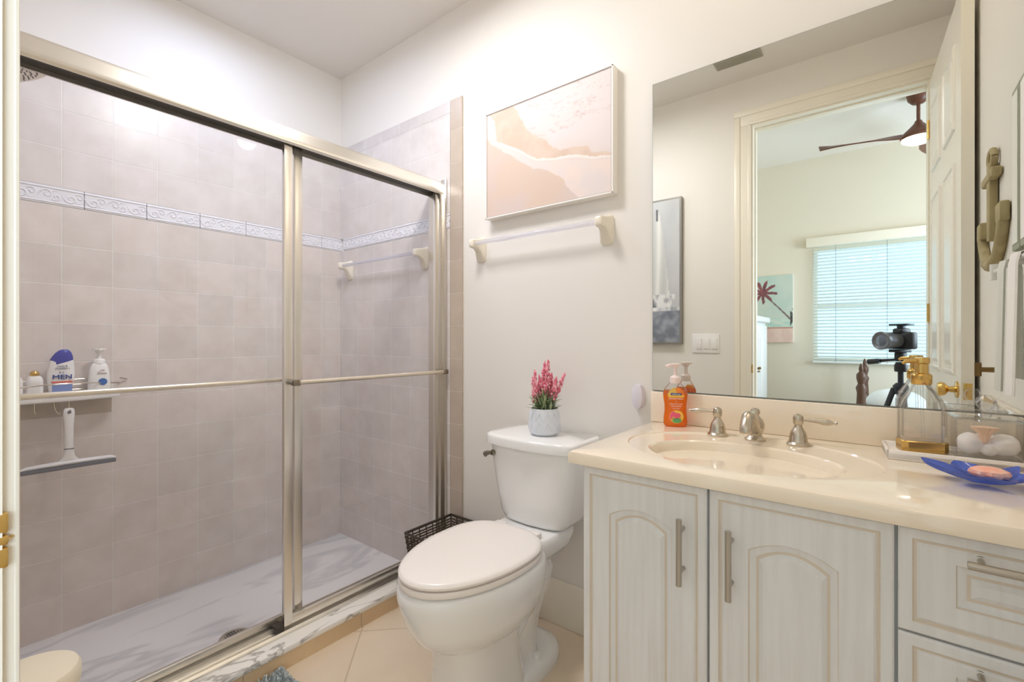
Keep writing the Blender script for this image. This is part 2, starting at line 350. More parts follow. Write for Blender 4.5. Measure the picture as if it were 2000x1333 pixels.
# door casing, jamb and stop
bm = NB()
box(bm, JX0-.014, JX0+.003, YF-.122, YF+.002, 0, HEAD-.003)
box(bm, JX1-.003, JX1+.014, YF-.122, YF+.002, 0, HEAD-.003); box(bm, JX0-.014, JX1+.014, YF-.122, YF+.002, HEAD-.003, HEAD+.014)
box(bm, JX0, JX0+.01, YF-.09, YF-.045, 0, HEAD, bev=.002); box(bm, JX0+.01, JX1, YF-.09, YF-.045, HEAD-.01, HEAD, bev=.002)
for s, (a, b) in enumerate(((JX0-.100, JX0-.006), (JX1+.006, XW))):
    box(bm, a, b, YF, YF+.010, 0, HEAD+.006, bev=.002)
    (box(bm, a, a+.035, YF+.008, YF+.0146, 0, HEAD+.064, bev=.004) if s == 0 else None)
    box(bm, (b-.02 if s == 0 else a), (b if s == 0 else a+.02), YF+.008, YF+.0135, 0, HEAD+.005, bev=.003)
box(bm, JX0-.100, XW, YF, YF+.010, HEAD+.006, HEAD+.10, bev=.002); box(bm, JX0-.100, XW, YF+.008, YF+.0165, HEAD+.065, HEAD+.10, bev=.004)
box(bm, JX0-.02, XW, YF+.008, YF+.014, HEAD+.006, HEAD+.026, bev=.003)
for a, b in ((JX0-.1, JX0-.006), (JX1+.006, JX1+.1)): box(bm, a, b, YF-.135, YF-.12, 0, HEAD+.1, bev=.004)
box(bm, JX0-.1, JX1+.1, YF-.135, YF-.12, HEAD+.006, HEAD+.1, bev=.004)
cas = struct('trim_6', bm, TRIMM, label='cream door jamb and moulded casing at the left edge and in the mirror')
sp_ = NB(); box(sp_, JX0, JX0+.002, .008, YF, .918, .982, bev=.0009)
tube(sp_, smoothpath([(JX0+.002, YF-.004, .95), (JX0+.001, YF+.004, .95), (JX0-.006, YF+.0085, .95)]), .0015, 6)
for z0, z1 in ((.926, .944), (.9455, .9545), (.956, .974)): box(sp_, JX0-.005, JX0+.0035, YF-.006, YF+.006, z0, z1, bev=.0025)
tag(obj('strike_plate', sp_, BRASS), 'brass strike plate on the door jamb at the left edge', 'strike plate')
# ceiling vent
bm = NB(); box(bm, -.74, -.50, .24, .34, ZC-.006, ZC, bev=.002)
v = thing('ceiling_vent', (-.62, .29, ZC-.01), 'rectangular grey air vent on the ceiling, seen in the mirror', 'vent')
obj('frame', bm, mat('vent grey', S(178, 174, 162), .5), v)
bm = NB()
for k in range(7): box(bm, -.73, -.51, .25+k*.0125, .256+k*.0125, ZC-.011, ZC-.005)
obj('louvres', bm, MATS['vent grey'], v)

# ---------------------------------------------------------------- vanity light and the added ceiling lamp
v = thing('vanity_light', (-.2, YB-.02, 2.44), 'brushed nickel vanity light with frosted globes above the mirror', 'light')
obj('back_plate', B(-.52, .16, YB-.022, YB, 2.56, 2.63, bev=.006), NICKEL, v)
for x in (-.36, -.16, .04):
    bm = NB(); tube(bm, smoothpath([(x, YB-.02, 2.595), (x, YB-.14, 2.61), (x, YB-.17, 2.565)]), .009); lathe(bm, [(.02, 0), (.024, .02), (.012, .03)], (x, YB-.17, 2.54)); a = obj('arm', bm, NICKEL, v)
    bm = NB(); sphere(bm, (x, YB-.17, 2.50), .058, 3); obj('globe', bm, LAMPW, v)
v = thing('added_ceiling_lamp', (-1.25, .86, 2.62), 'flush round ceiling lamp added out of view to brighten the bathroom', 'light')  # unseen lamp, added to brighten the bath
bm = NB(); lathe(bm, [(.16, 0), (.17, -.015), (.16, -.03)][::-1], (-1.25, .86, ZC)); obj('base', bm, NICKEL, v)
bm = NB(); lathe(bm, [(.145, -.025), (.14, -.045), (.10, -.065), (.03, -.072)][::-1], (-1.25, .86, ZC)); obj('diffuser', bm, LAMPC, v)

# ---------------------------------------------------------------- shower door
hd = thing('shower_door', (-1.68, .8, .078), 'sliding framed glass shower door in bright aluminium with two panels', 'shower door')
YS0, YS1 = YF+.012, YB-.011
bm = NB()    # header with softly rounded face
prof = [(-1.648, 1.822), (-1.643, 1.828), (-1.643, 1.842), (-1.650, 1.852), (-1.650, 1.872), (-1.658, 1.884), (-1.722, 1.884), (-1.728, 1.876), (-1.728, 1.822), (-1.723, 1.822), (-1.723, 1.860), (-1.653, 1.860), (-1.653, 1.822)]
bridge(bm, [[(x, y, z) for x, z in prof] for y in (YS0, YS1)]); obj('header', bm, ALU, hd)
bm = NB(); box(bm, -1.722, -1.654, YS0, YS1, 1.834, 1.858); obj('header_slot_shade', bm, BLACKR, hd, 'dark filler painting the shade in the slot under the header', smooth=False)  # solid dark strip painting the shade of the header's open slot
bm = NB(); prof = [(-1.642, .0785), (-1.642, .086), (-1.648, .0925), (-1.658, .0925), (-1.661, .087), (-1.676, .087), (-1.679, .100), (-1.684, .100), (-1.687, .087), (-1.712, .087), (-1.716, .108), (-1.722, .108), (-1.722, .0785)]
bridge(bm, [[(x, y, z) for x, z in prof] for y in (YS0, YS1)]); obj('bottom_track', bm, ALU, hd)
for y0, y1 in ((YS1-.022, YS1), (YS0, YS0+.022)):
    bm = NB(); box(bm, -1.724, -1.640, y0, y1, .0925, 1.822, bev=.0015)
    if y0 > 1: box(bm, -1.655, -1.618, YS1-.006, YS1, .08, 1.89, bev=.002)
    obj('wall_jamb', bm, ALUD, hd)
def panel(xc, y0, y1, barx, side, dark):
    p = obj('sliding_panel', B(xc-.003, xc+.003, y0+.02, y1-.02, .125, 1.834), GLASS, hd, 'clear glass pane', smooth=False)
    for a, b in ((y0, y0+.030), (y1-.030, y1)):
        obj('stile', B(xc-.009, xc+.009, a, b, .100, 1.833, bev=.0015), ALU, p)
    for a, b in ((.100, .128),): obj('rail', B(xc-.008, xc+.008, y0+.028, y1-.028, a, b, bev=.0015), ALU, p)
    bm = NB(); tube(bm, [(barx, y0+.006, .972), (barx, y1-.008, .972)], .0085, 14); obj('towel_bar', bm, mat('satin bar %s' % side, S(226, 216, 200), .24, .75), p)
    bm = NB()
    for yy in (y0+.015, y1-.018):
        lathe(bm, [(.011, -abs(barx-xc)+.0), (.011, 0)], (barx, yy, .972), 12, M=Matrix.Rotation(R(90 if barx > xc else -90), 3, 'Y'))
        box(bm, barx-.011, barx+.011, yy-.013, yy+.013, .961, .983, bev=.004)
    obj('bar_bracket', bm, CHROMED, p)
panel(-1.668, .795, YS1-.006, -1.606, 'outer', 0)
panel(-1.700, YS0+.01, .878, -1.768, 'inner', 0)
bm = NB(); box(bm, -1.700, -1.650, .765, .792, .0875, .112, bev=.002); obj('bottom_guide', bm, BLACKR, hd)

# ---------------------------------------------------------------- shower fittings
def towelbar(name, x0, x1, z, yw, lab):
    v = thing(name, ((x0+x1)/2, yw, z-.06), lab, 'towel bar')
    for x in (x0, x1):
        bm = NB(); rings = []
        for d, hw, z0, z1 in ((0, .028, z-.072, z+.040), (.006, .028, z-.072, z+.040), (.014, .024, z-.060, z+.036), (.026, .019, z-.030, z+.031), (.044, .016, z-.017, z+.026), (.062, .016, z-.015, z+.024), (.072, .014, z-.012, z+.021), (.076, .008, z-.006, z+.015)):
            zc, hh = (z0+z1)/2, (z1-z0)/2; ring = []
            for k in range(20):
                a = 2*PI*k/20; c, s = math.cos(a), math.sin(a)
                ring.append((x+hw*math.copysign(abs(c)**.45, c), yw-d, zc+hh*math.copysign(abs(s)**.45, s)))
            rings.append(ring)
        bridge(bm, rings); obj('post', bm, CERAM, v)
    bm = NB(); tube(bm, [(x0+.006, yw-.055, z+.004), (x1-.006, yw-.055, z+.004)], .0095, 12); obj('rod', bm, ACRYL, v, 'clear acrylic rod')
    return v
towelbar('towel_bar', -1.405, -.785, 1.543, YB, 'bone ceramic towel bar on the cream wall under the beach picture')
towelbar('towel_bar', -2.43, -1.772, 1.545, YB-T, 'bone ceramic towel bar on the tiles inside the shower')
v = thing('overhead_shower', (-2.1, YF+T, 1.95), 'round silver shower head at the upper left of the shower', 'shower head')
bm = NB(); tube(bm, smoothpath([(-2.1, YF+T, 2.10), (-2.1, .09, 2.11), (-2.1, .125, 2.09), (-2.1, .150, 2.03)]), .010); lathe(bm, [(.03, 0), (.028, .008), (.012, .012)], (-2.1, YF+T, 2.10), M=Matrix.Rotation(R(-90), 3, 'X')); obj('arm', bm, NICKEL, v)
MH = Matrix.Rotation(R(24), 3, 'X'); hc = (-2.1, .170, 1.955)
bm = NB(); lathe(bm, [(.062, -.012), (.085, -.008), (.088, 0), (.076, .010), (.03, .026), (.016, .045), (.013, .062)], hc, 40, M=MH); obj('head', bm, NICKEL, v)
bm = NB()
for r, n in ((.012, 6), (.026, 12), (.040, 18), (.054, 24)):
    for k in range(n):
        p = MH @ Vector((r*math.cos(2*PI*k/n), r*math.sin(2*PI*k/n), -.013)); sphere(bm, tuple(p+Vector(hc)), .0022, 1)
obj('nozzles', bm, GREYP, v, 'small dark nozzles')
v = thing('shower_drain', (-1.97, .754, SHF), 'round grated drain in the shower floor by the track', 'drain')
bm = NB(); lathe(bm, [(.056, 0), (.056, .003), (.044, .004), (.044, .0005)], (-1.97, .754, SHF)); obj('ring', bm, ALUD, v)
bm = NB()
for i in range(-4, 5):
    for j in range(-4, 5):
        if i*i+j*j < 18: sphere(bm, (-1.97+i*.0095, .754+j*.0095, SHF+.0035), .0034, 1, (1, 1, .4))
obj('grate', bm, DKGREY, v, 'dark grate holes')

# caddy shelf
SX = XL+T
v = thing('shower_caddy', (SX, .27, .885), 'white shelf with wire rail and hooks on the shower tiles', 'caddy')
bm = NB(); pts = []
def shelfx(y): return SX+.118-.045*max(0, (y-.30)/.2)**2
ys = [.062+k*(.5-.062)/24 for k in range(25)]
outl = [(SX+.001, .062)]+[(shelfx(y), y) for y in ys]+[(SX+.001, .5)]
bridge(bm, [[(x, y, z) for x, y in outl] for z in (.905, .913)])
tube(bm, [(shelfx(y), y, .901) for y in ys], .0085, 8, flat=1.5); obj('shelf', bm, WHITEP, v)
bm = NB(); ry = [.062+k*(.515-.062)/24 for k in range(25)]
tube(bm, [(SX+.122-.10*((y-.062)/.453)**5-.018*math.sin(14*y), y, .945+.012*math.sin((y-.05)*10-1.2)) for y in ry], .0026, 6)
tube(bm, [(SX+.02, .515, .962), (SX+.006, .54, .955)], .003, 6)
for z in (.925, .945, .965): tube(bm, [(SX+.012, .07, z), (SX+.012, .46, z)], .002, 6)
obj('wire_rail', bm, NICKEL, v)
bm = NB(); box(bm, SX+.0005, SX+.008, .065, .49, .82, .895, bev=.003); obj('back_plate', bm, glass('shelf shade sheet', (.96, .95, .93, 1), .05, .2, body=.12, bcol=S(225, 215, 200)), v)  # thin tinted sheet painting shadow and reflection on the tiles under the shelf
for y in (.205, .252, .305, .345):
    bm = NB(); x = SX+.105
    tube(bm, smoothpath([(x, y, .901), (x, y, .868), (x+.006, y+(.006 if y == .305 else 0), .850), (x+.014, y+(.012 if y == .305 else 0), .842), (x+.020, y+(.012 if y == .305 else 0), .852)]), .0022, 6); sphere(bm, (x+.020, y+(.012 if y == .305 else 0), .853), .0042, 1)
    obj('hook', bm, NICKEL, v)
v = thing('squeegee', (SX+.118, .335, .635), 'white squeegee hanging from a hook under the shower shelf', 'squeegee')
bm = NB(); x = SX+.118; rings = []; SQ0 = 0
for z, hy, hx in ((.863, .010, .005), (.858, .015, .007), (.842, .017, .008), (.80, .0135, .008), (.735, .0125, .009), (.70, .014, .009), (.678, .018, .009), (.664, .03, .008), (.655, .06, .006)):
    rings.append([(x+hx*math.cos(2*PI*k/18), .343+hy*math.sin(2*PI*k/18), z) for k in range(18)])
bridge(bm, rings); obj('handle', bm, WHITEP, v)
bm = NB(); tube(bm, [(x, .214, .650), (x, .230, .654), (x, .343, .657), (x, .463, .654), (x, .480, .650)], [.006, .010, .012, .010, .006], 10, flat=.8); obj('blade_holder', bm, WHITEP, v)
obj('rubber_blade', B(x-.003, x+.014, .214, .480, .634, .648, bev=.002), GREYP, v, 'grey rubber blade')
obj('joint_ring', B(x-.0095, x+.0095, .330, .356, .707, .711, bev=.001), GREYP, v)
bm = NB(); lathe(bm, [(.006, -.001), (.006, .001)], (x+.0085, .343, .848), 12, M=Matrix.Rotation(R(90), 3, 'Y')); obj('hang_hole', bm, GREYP, v)

def squircle(x, y, hx, hy, z, n=28, e=.6):
    return [(x+hx*math.copysign(abs(math.cos(a))**e, math.cos(a)), y+hy*math.copysign(abs(math.sin(a))**e, math.sin(a)), z) for a in [2*PI*k/n for k in range(n)]]
ZS = .9145
# two small white bottles with gold caps
for i, (y, lab) in enumerate(((.203, 'small white bottle with gold cap, leftmost on the shower shelf'), (.256, 'small white bottle with gold cap, next to the shampoo bottle'))):
    v = thing('lotion_bottle', (SX+.075, y, ZS), lab, 'bottle', 'white bottles with gold caps on the shower shelf')
    bm = NB(); bridge(bm, [squircle(SX+.075, y, a*.9, a, ZS+z) for a, z in ((.020, 0), (.0225, .003), (.0225, .050), (.0215, .062), (.017, .071), (.010, .074))]); obj('body', bm, WHITEP, v)
    bm = NB(); lathe(bm, [(.011, 0), (.013, .004), (.013, .010), (.010, .016), (.004, .019)], (SX+.075, y, ZS+.074), 20); obj('cap', bm, BRASS, v, 'gold cap')
# shampoo
y = .325; x = SX+.07
v = thing('shampoo_bottle', (x, y, ZS), 'white and indigo shampoo bottle lettered MEN on the shower shelf', 'bottle')
def shw(z): # half width over height
    t = z/.172; return .029+.012*math.sin(PI*min(1, t*1.05))-.004*t
bm = NB(); zz = [0, .004, .02, .04, .06, .08, .10, .115, .125, .130]
bridge(bm, [squircle(x, y+.004*(z/.13), .019, shw(z)-(.003 if z == 0 else 0), ZS+z, e=.8) for z in zz]); body = obj('body', bm, WHITEP, v)
bm = NB(); n = 28; top = [(.130, 0), (.145, -.001), (.158, -.004), (.167, -.010), (.171, -.018)]
rings = [squircle(x, y+.004+.2*(z-.13), .0193+d*.5, shw(z)+d, ZS+z, e=.8) for z, d in top]
r0 = [(p[0], p[1], p[2]-.012-(p[1]-y)*-.35) for p in rings[0]]
bridge(bm, [r0]+rings); obj('cap', bm, PURP, v, 'indigo flip cap')
MY = Matrix(((0, 0, 1, 0), (1, 0, 0, 0), (0, 1, 0, 0), (0, 0, 0, 1)))      # text plane -> facing +x
def onx(px, py, pz): return Matrix.Translation((px, py, pz)) @ MY
cyl = lambda R_: (lambda a, b: -(a*a)/(2*R_))
SQ = lambda a, b=0: .019*((1-min(.985, abs(a)/.046)**2.5)**.4-1)
bm = text_bm('MEN', .024, onx(x+.0212, y+.004, ZS+.066), extr=.0022, proj=SQ, bold=.0003, sx=1.15); obj('lettering_men', bm, BLUEL, v, 'blue letters MEN', smooth=False)
bm = text_bm('head &', .0105, onx(x+.0214, y+.004, ZS+.108), proj=SQ, bold=.0003); merge(bm, text_bm('shoulders', .0105, onx(x+.0214, y+.004, ZS+.099), proj=SQ, bold=.0003)); merge(bm, text_bm('3-1', .012, onx(x+.0208, y+.002, ZS+.084), proj=SQ, bold=.0004)); obj('lettering', bm, GREYI, v, smooth=False)
def band(z0, z1, R_, dx, w=None, ya=None):
    bm = NB(); g = []
    for z in (z0, z1):
        g.append([(x+dx+.0005+SQ((k/10-1)*w), ya+(k/10-1)*w, z) for k in range(21)])
    V = [[bm.verts.new(p) for p in r] for r in g]
    for k in range(20): bm.faces.new((V[0][k], V[0][k+1], V[1][k+1], V[1][k]))
    e = bmesh.ops.extrude_face_region(bm, geom=bm.faces[:]); bmesh.ops.translate(bm, vec=(-.002, 0, 0), verts=[q for q in e['geom'] if isinstance(q, bmesh.types.BMVert)])
    return bm
obj('stripe', band(ZS+.044, ZS+.050, .045, .0197, .030, y+.004), REDL, v, 'coral stripe', smooth=False)
obj('lower_label', band(ZS+.004, ZS+.042, .045, .0196, .028, y+.004), BLUELT, v, 'light blue lower label', smooth=False)
# white pump bottle
y = .440; x = SX+.062
v = thing('pump_bottle', (x, y, ZS), 'white pump bottle with a round blue label on the shower shelf', 'bottle')
bm = NB(); bridge(bm, [squircle(x, y, a*.6, a, ZS+z, e=.75) for a, z in ((.032, 0), (.035, .004), (.0345, .03), (.033, .06), (.030, .09), (.026, .105), (.020, .113), (.019, .114))]); obj('body', bm, WHITEP, v)
bm = NB(); lathe(bm, [(.019, .112), (.019, .126), (.016, .130), (.008, .133), (.006, .15), (.012, .158), (.013, .166), (.022, .168), (.022, .173)], (x, y, ZS), 24, sx=.8); box(bm, x+.005, x+.03, y-.006, y+.006, ZS+.164, ZS+.173, bev=.002); obj('pump', bm, WHITEP, v)
bm = NB(); lathe(bm, [(.0135, -.0005), (.0135, .0018)], (x+.0202, y+.008, ZS+.040), 24, M=Matrix.Rotation(R(90), 3, 'Y')); obj('round_label', bm, mat('blue disc ink', S(60, 110, 180), .4), v, 'round blue label')
bm = text_bm('Dove', .013, onx(x+.0203, y+.006, ZS+.074), bold=.0003); merge(bm, text_bm('CARE', .006, onx(x+.0203, y+.006, ZS+.086), bold=.0002)); obj('lettering', bm, mat('rust letter ink', S(150, 110, 110), .5), v, smooth=False)

# ================================================================ TOILET
TCX = -.987
t = thing('toilet', (TCX, 1.15, 0), 'white two-piece toilet with closed lid between shower and vanity', 'toilet')
def egg(yf, yb, hw, z, yw=None, n=56, cx=TCX, eb=.72, ef=1.0):
    yw = yw if yw is not None else yf+(yb-yf)*.60; ring = []
    for k in range(n):
        a = 2*PI*k/n; s, c = math.sin(a), math.cos(a)
        if c >= 0: ring.append((cx+hw*math.copysign(abs(s)**eb, s), yw+(yb-yw)*abs(c)**eb, z))
        else: ring.append((cx+hw*math.copysign(abs(s)**ef, s), yw-(yw-yf)*abs(c)**ef, z))
    return ring
bm = NB()
bridge(bm, [egg(*a) for a in ((.92, 1.10, .085, .225), (.90, 1.18, .105, .238), (.872, 1.22, .135, .256), (.845, 1.25, .156, .282), (.822, 1.27, .170, .32), (.808, 1.285, .178, .36), (.799, 1.29, .181, .385), (.797, 1.29, .183, .40), (.797, 1.29, .182, .425), (.806, 1.285, .176, .4345), (.83, 1.27, .15, .4355))])
bowl = obj('bowl', bm, PORC, t, ang=60)
bm = NB()   # pedestal column
bridge(bm, [egg(yf, yb, hw, z, eb=.6, ef=.62) for yf, yb, hw, z in ((.915, 1.235, .112, 0), (.915, 1.235, .112, .02), (.925, 1.225, .106, .06), (.935, 1.205, .100, .14), (.930, 1.20, .102, .20), (.915, 1.22, .112, .262))])
obj('pedestal', bm, PORC, t, ang=60)
bm = NB()   # foot plate
bridge(bm, [egg(*a, eb=.8, ef=.7) for a in ((1.05, 1.452, .115, 0), (1.05, 1.452, .115, .028), (1.06, 1.440, .106, .042), (1.08, 1.41, .085, .050))])
obj('foot', bm, PORC, t, ang=60)
bm = NB()   # trapway, winding down at the back
bridge(bm, [egg(yf, yb, hw, z, yw=(yf+yb)/2, eb=.85, ef=.85) for yf, yb, hw, z in ((1.14, 1.355, .078, .02), (1.15, 1.345, .070, .07), (1.15, 1.352, .070, .12), (1.16, 1.365, .074, .18), (1.17, 1.395, .082, .235), (1.18, 1.425, .090, .285), (1.18, 1.43, .094, .325), (1.17, 1.415, .090, .365), (1.16, 1.405, .098, .405))])
for s in (-1, 1):
    tube(bm, smoothpath([(TCX+s*.045, 1.12, .12), (TCX+s*.058, 1.19, .19), (TCX+s*.066, 1.26, .27), (TCX+s*.062, 1.33, .315)]), .030, 14)
obj('trapway', bm, PORC, t, ang=60)
bm = NB()   # deck under the tank
bridge(bm, [egg(*a, eb=.5, ef=.6) for a in ((1.24, 1.46, .10, .37), (1.22, 1.49, .118, .40), (1.20, 1.50, .125, .43), (1.205, 1.50, .122, .452), (1.22, 1.49, .115, .456))])
obj('deck', bm, PORC, t, ang=60)
for s in (-1, 1):
    bm = NB(); lathe(bm, [(.017, 0), (.017, .008), (.013, .017), (.004, .021)], (TCX+s*.078, 1.285, .044), 20); obj('bolt_cap', bm, WHITEP, t)
# seat and lid
bm = NB(); o_ = lambda d, z: egg(.802-d, 1.268+d*.3, .173+d, z, yw=1.09)
bridge(bm, [o_(-.020, .436), o_(-.014, .4395), o_(.001, .4410), o_(.003, .446), o_(.003, .452), o_(.001, .4575), o_(-.014, .4585)]); obj('seat', bm, SEATM, t, 'closed seat ring')
bm = NB(); bridge(bm, [o_(-.014, .4585), o_(-.014, .4615), o_(.001, .4630), o_(.003, .470), o_(.0, .476), o_(-.008, .480), o_(-.03, .4825), o_(-.08, .4845), o_(-.14, .4855)]); lid = obj('lid', bm, SEATM, t, 'closed warm white lid')
for s in (-1, 1):
    bm = NB(); box(bm, TCX+s*.075-.022, TCX+s*.075+.022, 1.262, 1.292, .450, .474, bev=.006); obj('hinge', bm, SEATM, t)
# tank
def trect(x0, x1, yf, yb, z, bow=.02, r=.35, n=48):
    ring = []
    for k in range(n):
        a = 2*PI*k/n; c, s = math.cos(a), math.sin(a)
        xx = (x0+x1)/2+(x1-x0)/2*math.copysign(abs(c)**r, c); yy = (yf+yb)/2+(yb-yf)/2*math.copysign(abs(s)**r, s)
        if s < 0: yy += bow*((xx-(x0+x1)/2)/((x1-x0)/2))**2*abs(s)**r
        ring.append((xx, yy, z))
    return ring
bm = NB(); c = TCX
bridge(bm, [trect(c-hw, c+hw, yf, 1.535, z, .022, .32) for hw, yf, z in ((.122, 1.345, .459), (.135, 1.333, .463), (.147, 1.328, .485), (.160, 1.322, .55), (.172, 1.317, .62), (.182, 1.312, .69), (.187, 1.310, .738))])
tank = obj('tank', bm, PORC, t, ang=60)
bm = NB(); bridge(bm, [trect(c-hw, c+hw, yf, 1.545, z, .028, .28) for hw, yf, z in ((.192, 1.300, .733), (.199, 1.294, .736), (.200, 1.293, .762), (.197, 1.296, .769), (.190, 1.304, .7725))])
tl_ = obj('tank_lid', bm, PORC, t, ang=60)
bm = NB(); lathe(bm, [(.010, 0), (.012, .006), (.008, .014)], (c-.15, 1.329, .700), 16, M=Matrix.Rotation(R(90), 3, 'X'))
tube(bm, smoothpath([(c-.150, 1.318, .700), (c-.168, 1.318, .698), (c-.190, 1.324, .688)]), [.005]*6+[.006]*6+[.008], 10, flat=1.5); obj('flush_lever', bm, CHROMED, t, 'dark chrome flush lever')

# flower pot
px_, py_ = -.972, 1.425; pz = .7725
v = thing('potted_flowers', (px_, py_, pz), 'embossed white pot of pink flower spikes on the toilet tank', 'potted plant')
bm = NB(); lathe(bm, [(.042, 0), (.046, .003), (.055, .010), (.0575, .03), (.0565, .06), (.053, .085), (.0515, .0975), (.0485, .0985), (.047, .09), (.044, .08)], (px_, py_, pz), 64); pot = obj('pot', bm, POTM, v)
bm = NB()
for k in range(12):
    a0 = 2*PI*k/12
    for s in (-1, 1):
        for q in range(2):
            z0 = .020+q*.034
            pts = []
            for j in range(7):
                tt = j/6; a = a0+s*tt*.26; z = z0+tt*.032; rr = .0575-.0045*max(0, (z-.03)/.07)+.0006
                pts.append((px_+rr*math.cos(a), py_+rr*math.sin(a), pz+z))
            tube(bm, pts, .0016, 5)
obj('embossing', bm, POTM, pot)
bm = NB(); lathe(bm, [(.0455, .082), (.03, .088), (.005, .09)], (px_, py_, pz), 24); obj('soil', bm, SOILM, v)
def leaf(bm, p0, d, L_, w, bend, col=0):
    p0 = Vector(p0); d = Vector(d).normalized(); s = d.cross(Vector((0, 0, 1)));
    if s.length < .01: s = Vector((1, 0, 0))
    s.normalize(); n = s.cross(d); prev = None
    for k in range(6):
        tt = k/5; c = p0+d*L_*tt+Vector((0, 0, -bend*tt*tt))+n*.0; ww = w*math.sin(PI*(.12+.86*tt))**.8
        a, b, m_ = bm.verts.new(c-s*ww), bm.verts.new(c+s*ww), bm.verts.new(c-n*ww*.4)
        if prev:
            for q in ((prev[0], prev[2], m_, a), (prev[2], prev[1], b, m_)):
                f = bm.faces.new(q); f.material_index = col
        prev = (a, b, m_)
random.seed(3); bm = NB()
for k in range(230):
    a = random.uniform(0, 2*PI); r = random.uniform(0, .04); el = random.uniform(.35, 1.45)
    z0 = random.uniform(.085, .130); 
    leaf(bm, (px_+r*math.cos(a), py_+r*math.sin(a), pz+z0), (math.cos(a)*math.cos(el), math.sin(a)*math.cos(el), math.sin(el)), random.uniform(.03, .06), random.uniform(.0022, .0042), random.uniform(0, .018), random.choice((0, 0, 1)))
lo = obj('foliage', bm, [LEAFM, LEAFL], v, recalc=False); lo['kind'] = 'stuff'
# image-right direction at the pot is roughly world (.785,.62)
rt = Vector((.785, .62, 0)); fw = Vector((-.62, .785, 0))
for (dx, dz0, dz1, lean, w_) in ((-.033, .145, .235, -.003, .0135), (-.014, .135, .215, -.004, .010), (-.004, .15, .272, .006, .0125), (.009, .16, .272, .004, .0135), (.018, .14, .225, .010, .013), (.03, .130, .212, .012, .013), (.040, .140, .225, .036, .011), (.004, .13, .235, -.012, .011), (-.036, .12, .21, -.008, .010)):
    off = random.uniform(-.015, .02)
    b0 = Vector((px_, py_, 0))+rt*dx*.5+fw*off*.5; b1 = Vector((px_, py_, 0))+rt*(dx+lean)+fw*off
    bm = NB(); p_lo = Vector((b0.x, b0.y, pz+.085)); p_m = Vector((px_, py_, 0))+rt*dx+fw*off; p_m.z = pz+dz0; p_hi = Vector((b1.x, b1.y, pz+dz1))
    tube(bm, smoothpath([p_lo, p_m, p_hi]), .0012, 5)
    st = obj('flower_stem', bm, LEAFM, v)
    bm = NB()
    for q in range(110):
        tt = random.random()**.9; c_ = p_m.lerp(p_hi, tt); rr = w_*(1-tt)**.55*random.uniform(.55, 1); a = random.uniform(0, 2*PI)
        vs = sphere(bm, (c_.x+rr*math.cos(a), c_.y+rr*math.sin(a), c_.z+random.uniform(-.003, .003)), random.uniform(.0022, .0042), 1, (1, 1, 1.6))
        if random.random() < .35:
            for f in {f for v_ in vs for f in v_.link_faces}: f.material_index = 1
    obj('blossom', bm, [PINKM, PINKL], st, 'pink blossom spike')

# basket
v = thing('wire_basket', (-1.45, 1.38, 0), 'dark woven square basket on the floor behind the toilet', 'basket')
bm = NB(); bx0, bx1, by0, by1, bh = -1.572, -1.30, 1.262, 1.53, .305
def bring(z, t_=0):
    k = .035*(1-z/bh); x0, x1, y0, y1 = bx0+k+t_, bx1-k-t_, by0+k+t_, by1-k-t_; n = 14
    P = [(x0+(x1-x0)*i/n, y0) for i in range(n)]+[(x1, y0+(y1-y0)*i/n) for i in range(n)]+[(x1-(x1-x0)*i/n, y1) for i in range(n)]+[(x0, y1-(y1-y0)*i/n) for i in range(n)]
    return [(a, b, z) for a, b in P]
rows = 26
for k in range(rows):
    z = .006+k*(bh-.012)/rows; ring = bring(z)
    tube(bm, [(p[0]+.0025*((-1)**(i+k))*(1 if i % 28 < 14 else .5), p[1]+.0025*((-1)**(i+k)), p[2]) for i, p in enumerate(ring+ring[:1])], .0034, 5)
obj('woven_wall', bm, BASKM, v)
bm = NB(); lo_, hi_ = bring(.0), bring(bh)
for a, b in list(zip(lo_, hi_))[::2]: tube(bm, [a, b], .0028, 5)
obj('stakes', bm, BASKM, v)
bm = NB(); r_ = bring(bh); tube(bm, r_+r_[:1], .006, 8); obj('rim', bm, mat('dark metal rim', S(78, 70, 60), .4, .5), v)
bm = NB(); k = .037; box(bm, bx0+k, bx1-k, by0+k, by1-k, 0, .006); obj('bottom', bm, BASKM, v)

# shag mat and bin
random.seed(5)
mx0, mx1, my0, my1 = -1.572, -1.12, .27, .735
bm = NB(); box(bm, mx0, mx1, my0, my1, 0, .008, bev=.003)
for k in range(5200):
    a = random.random(); y = my1-(my1-my0)*a**2.2; x = mx0+.004+(mx1-mx0-.01)*random.random()**1.3; l = random.uniform(.014, .026)
    dx, dy = random.uniform(-.012, .012), random.uniform(-.012, .012)
    x2, y2 = min(max(x+dx, mx0-.0), mx1), y+dy
    w_ = .0028
    a_ = bm.verts.new((x-w_, y, .006)); b_ = bm.verts.new((x+w_, y, .006)); d_ = bm.verts.new((x, y+w_, .006)); e_ = bm.verts.new((x2, y2, .006+l)); f_ = bm.verts.new((x2+.002, y2+.002, .004+l))
    for q in ((a_, b_, f_, e_), (b_, d_, f_), (d_, a_, e_, f_)): bm.faces.new(q)
o = tag(obj('bath_mat', bm, FUZZ), 'grey shaggy bath mat on the floor by the shower curb', 'mat')
v = thing('waste_bin', (-1.50, .145, 0), 'cream lidded waste bin at the lower left by the doorway', 'bin')
bm = NB(); lathe(bm, [(.070, 0), (.074, .006), (.084, .325), (.086, .330)], (-1.50, .145, 0), 40); obj('body', bm, CREAMP, v)
bm = NB(); lathe(bm, [(.089, .328), (.090, .335), (.089, .362), (.084, .370), (.05, .373), (.01, .374)], (-1.50, .145, 0), 40); obj('lid', bm, CREAMP, v)

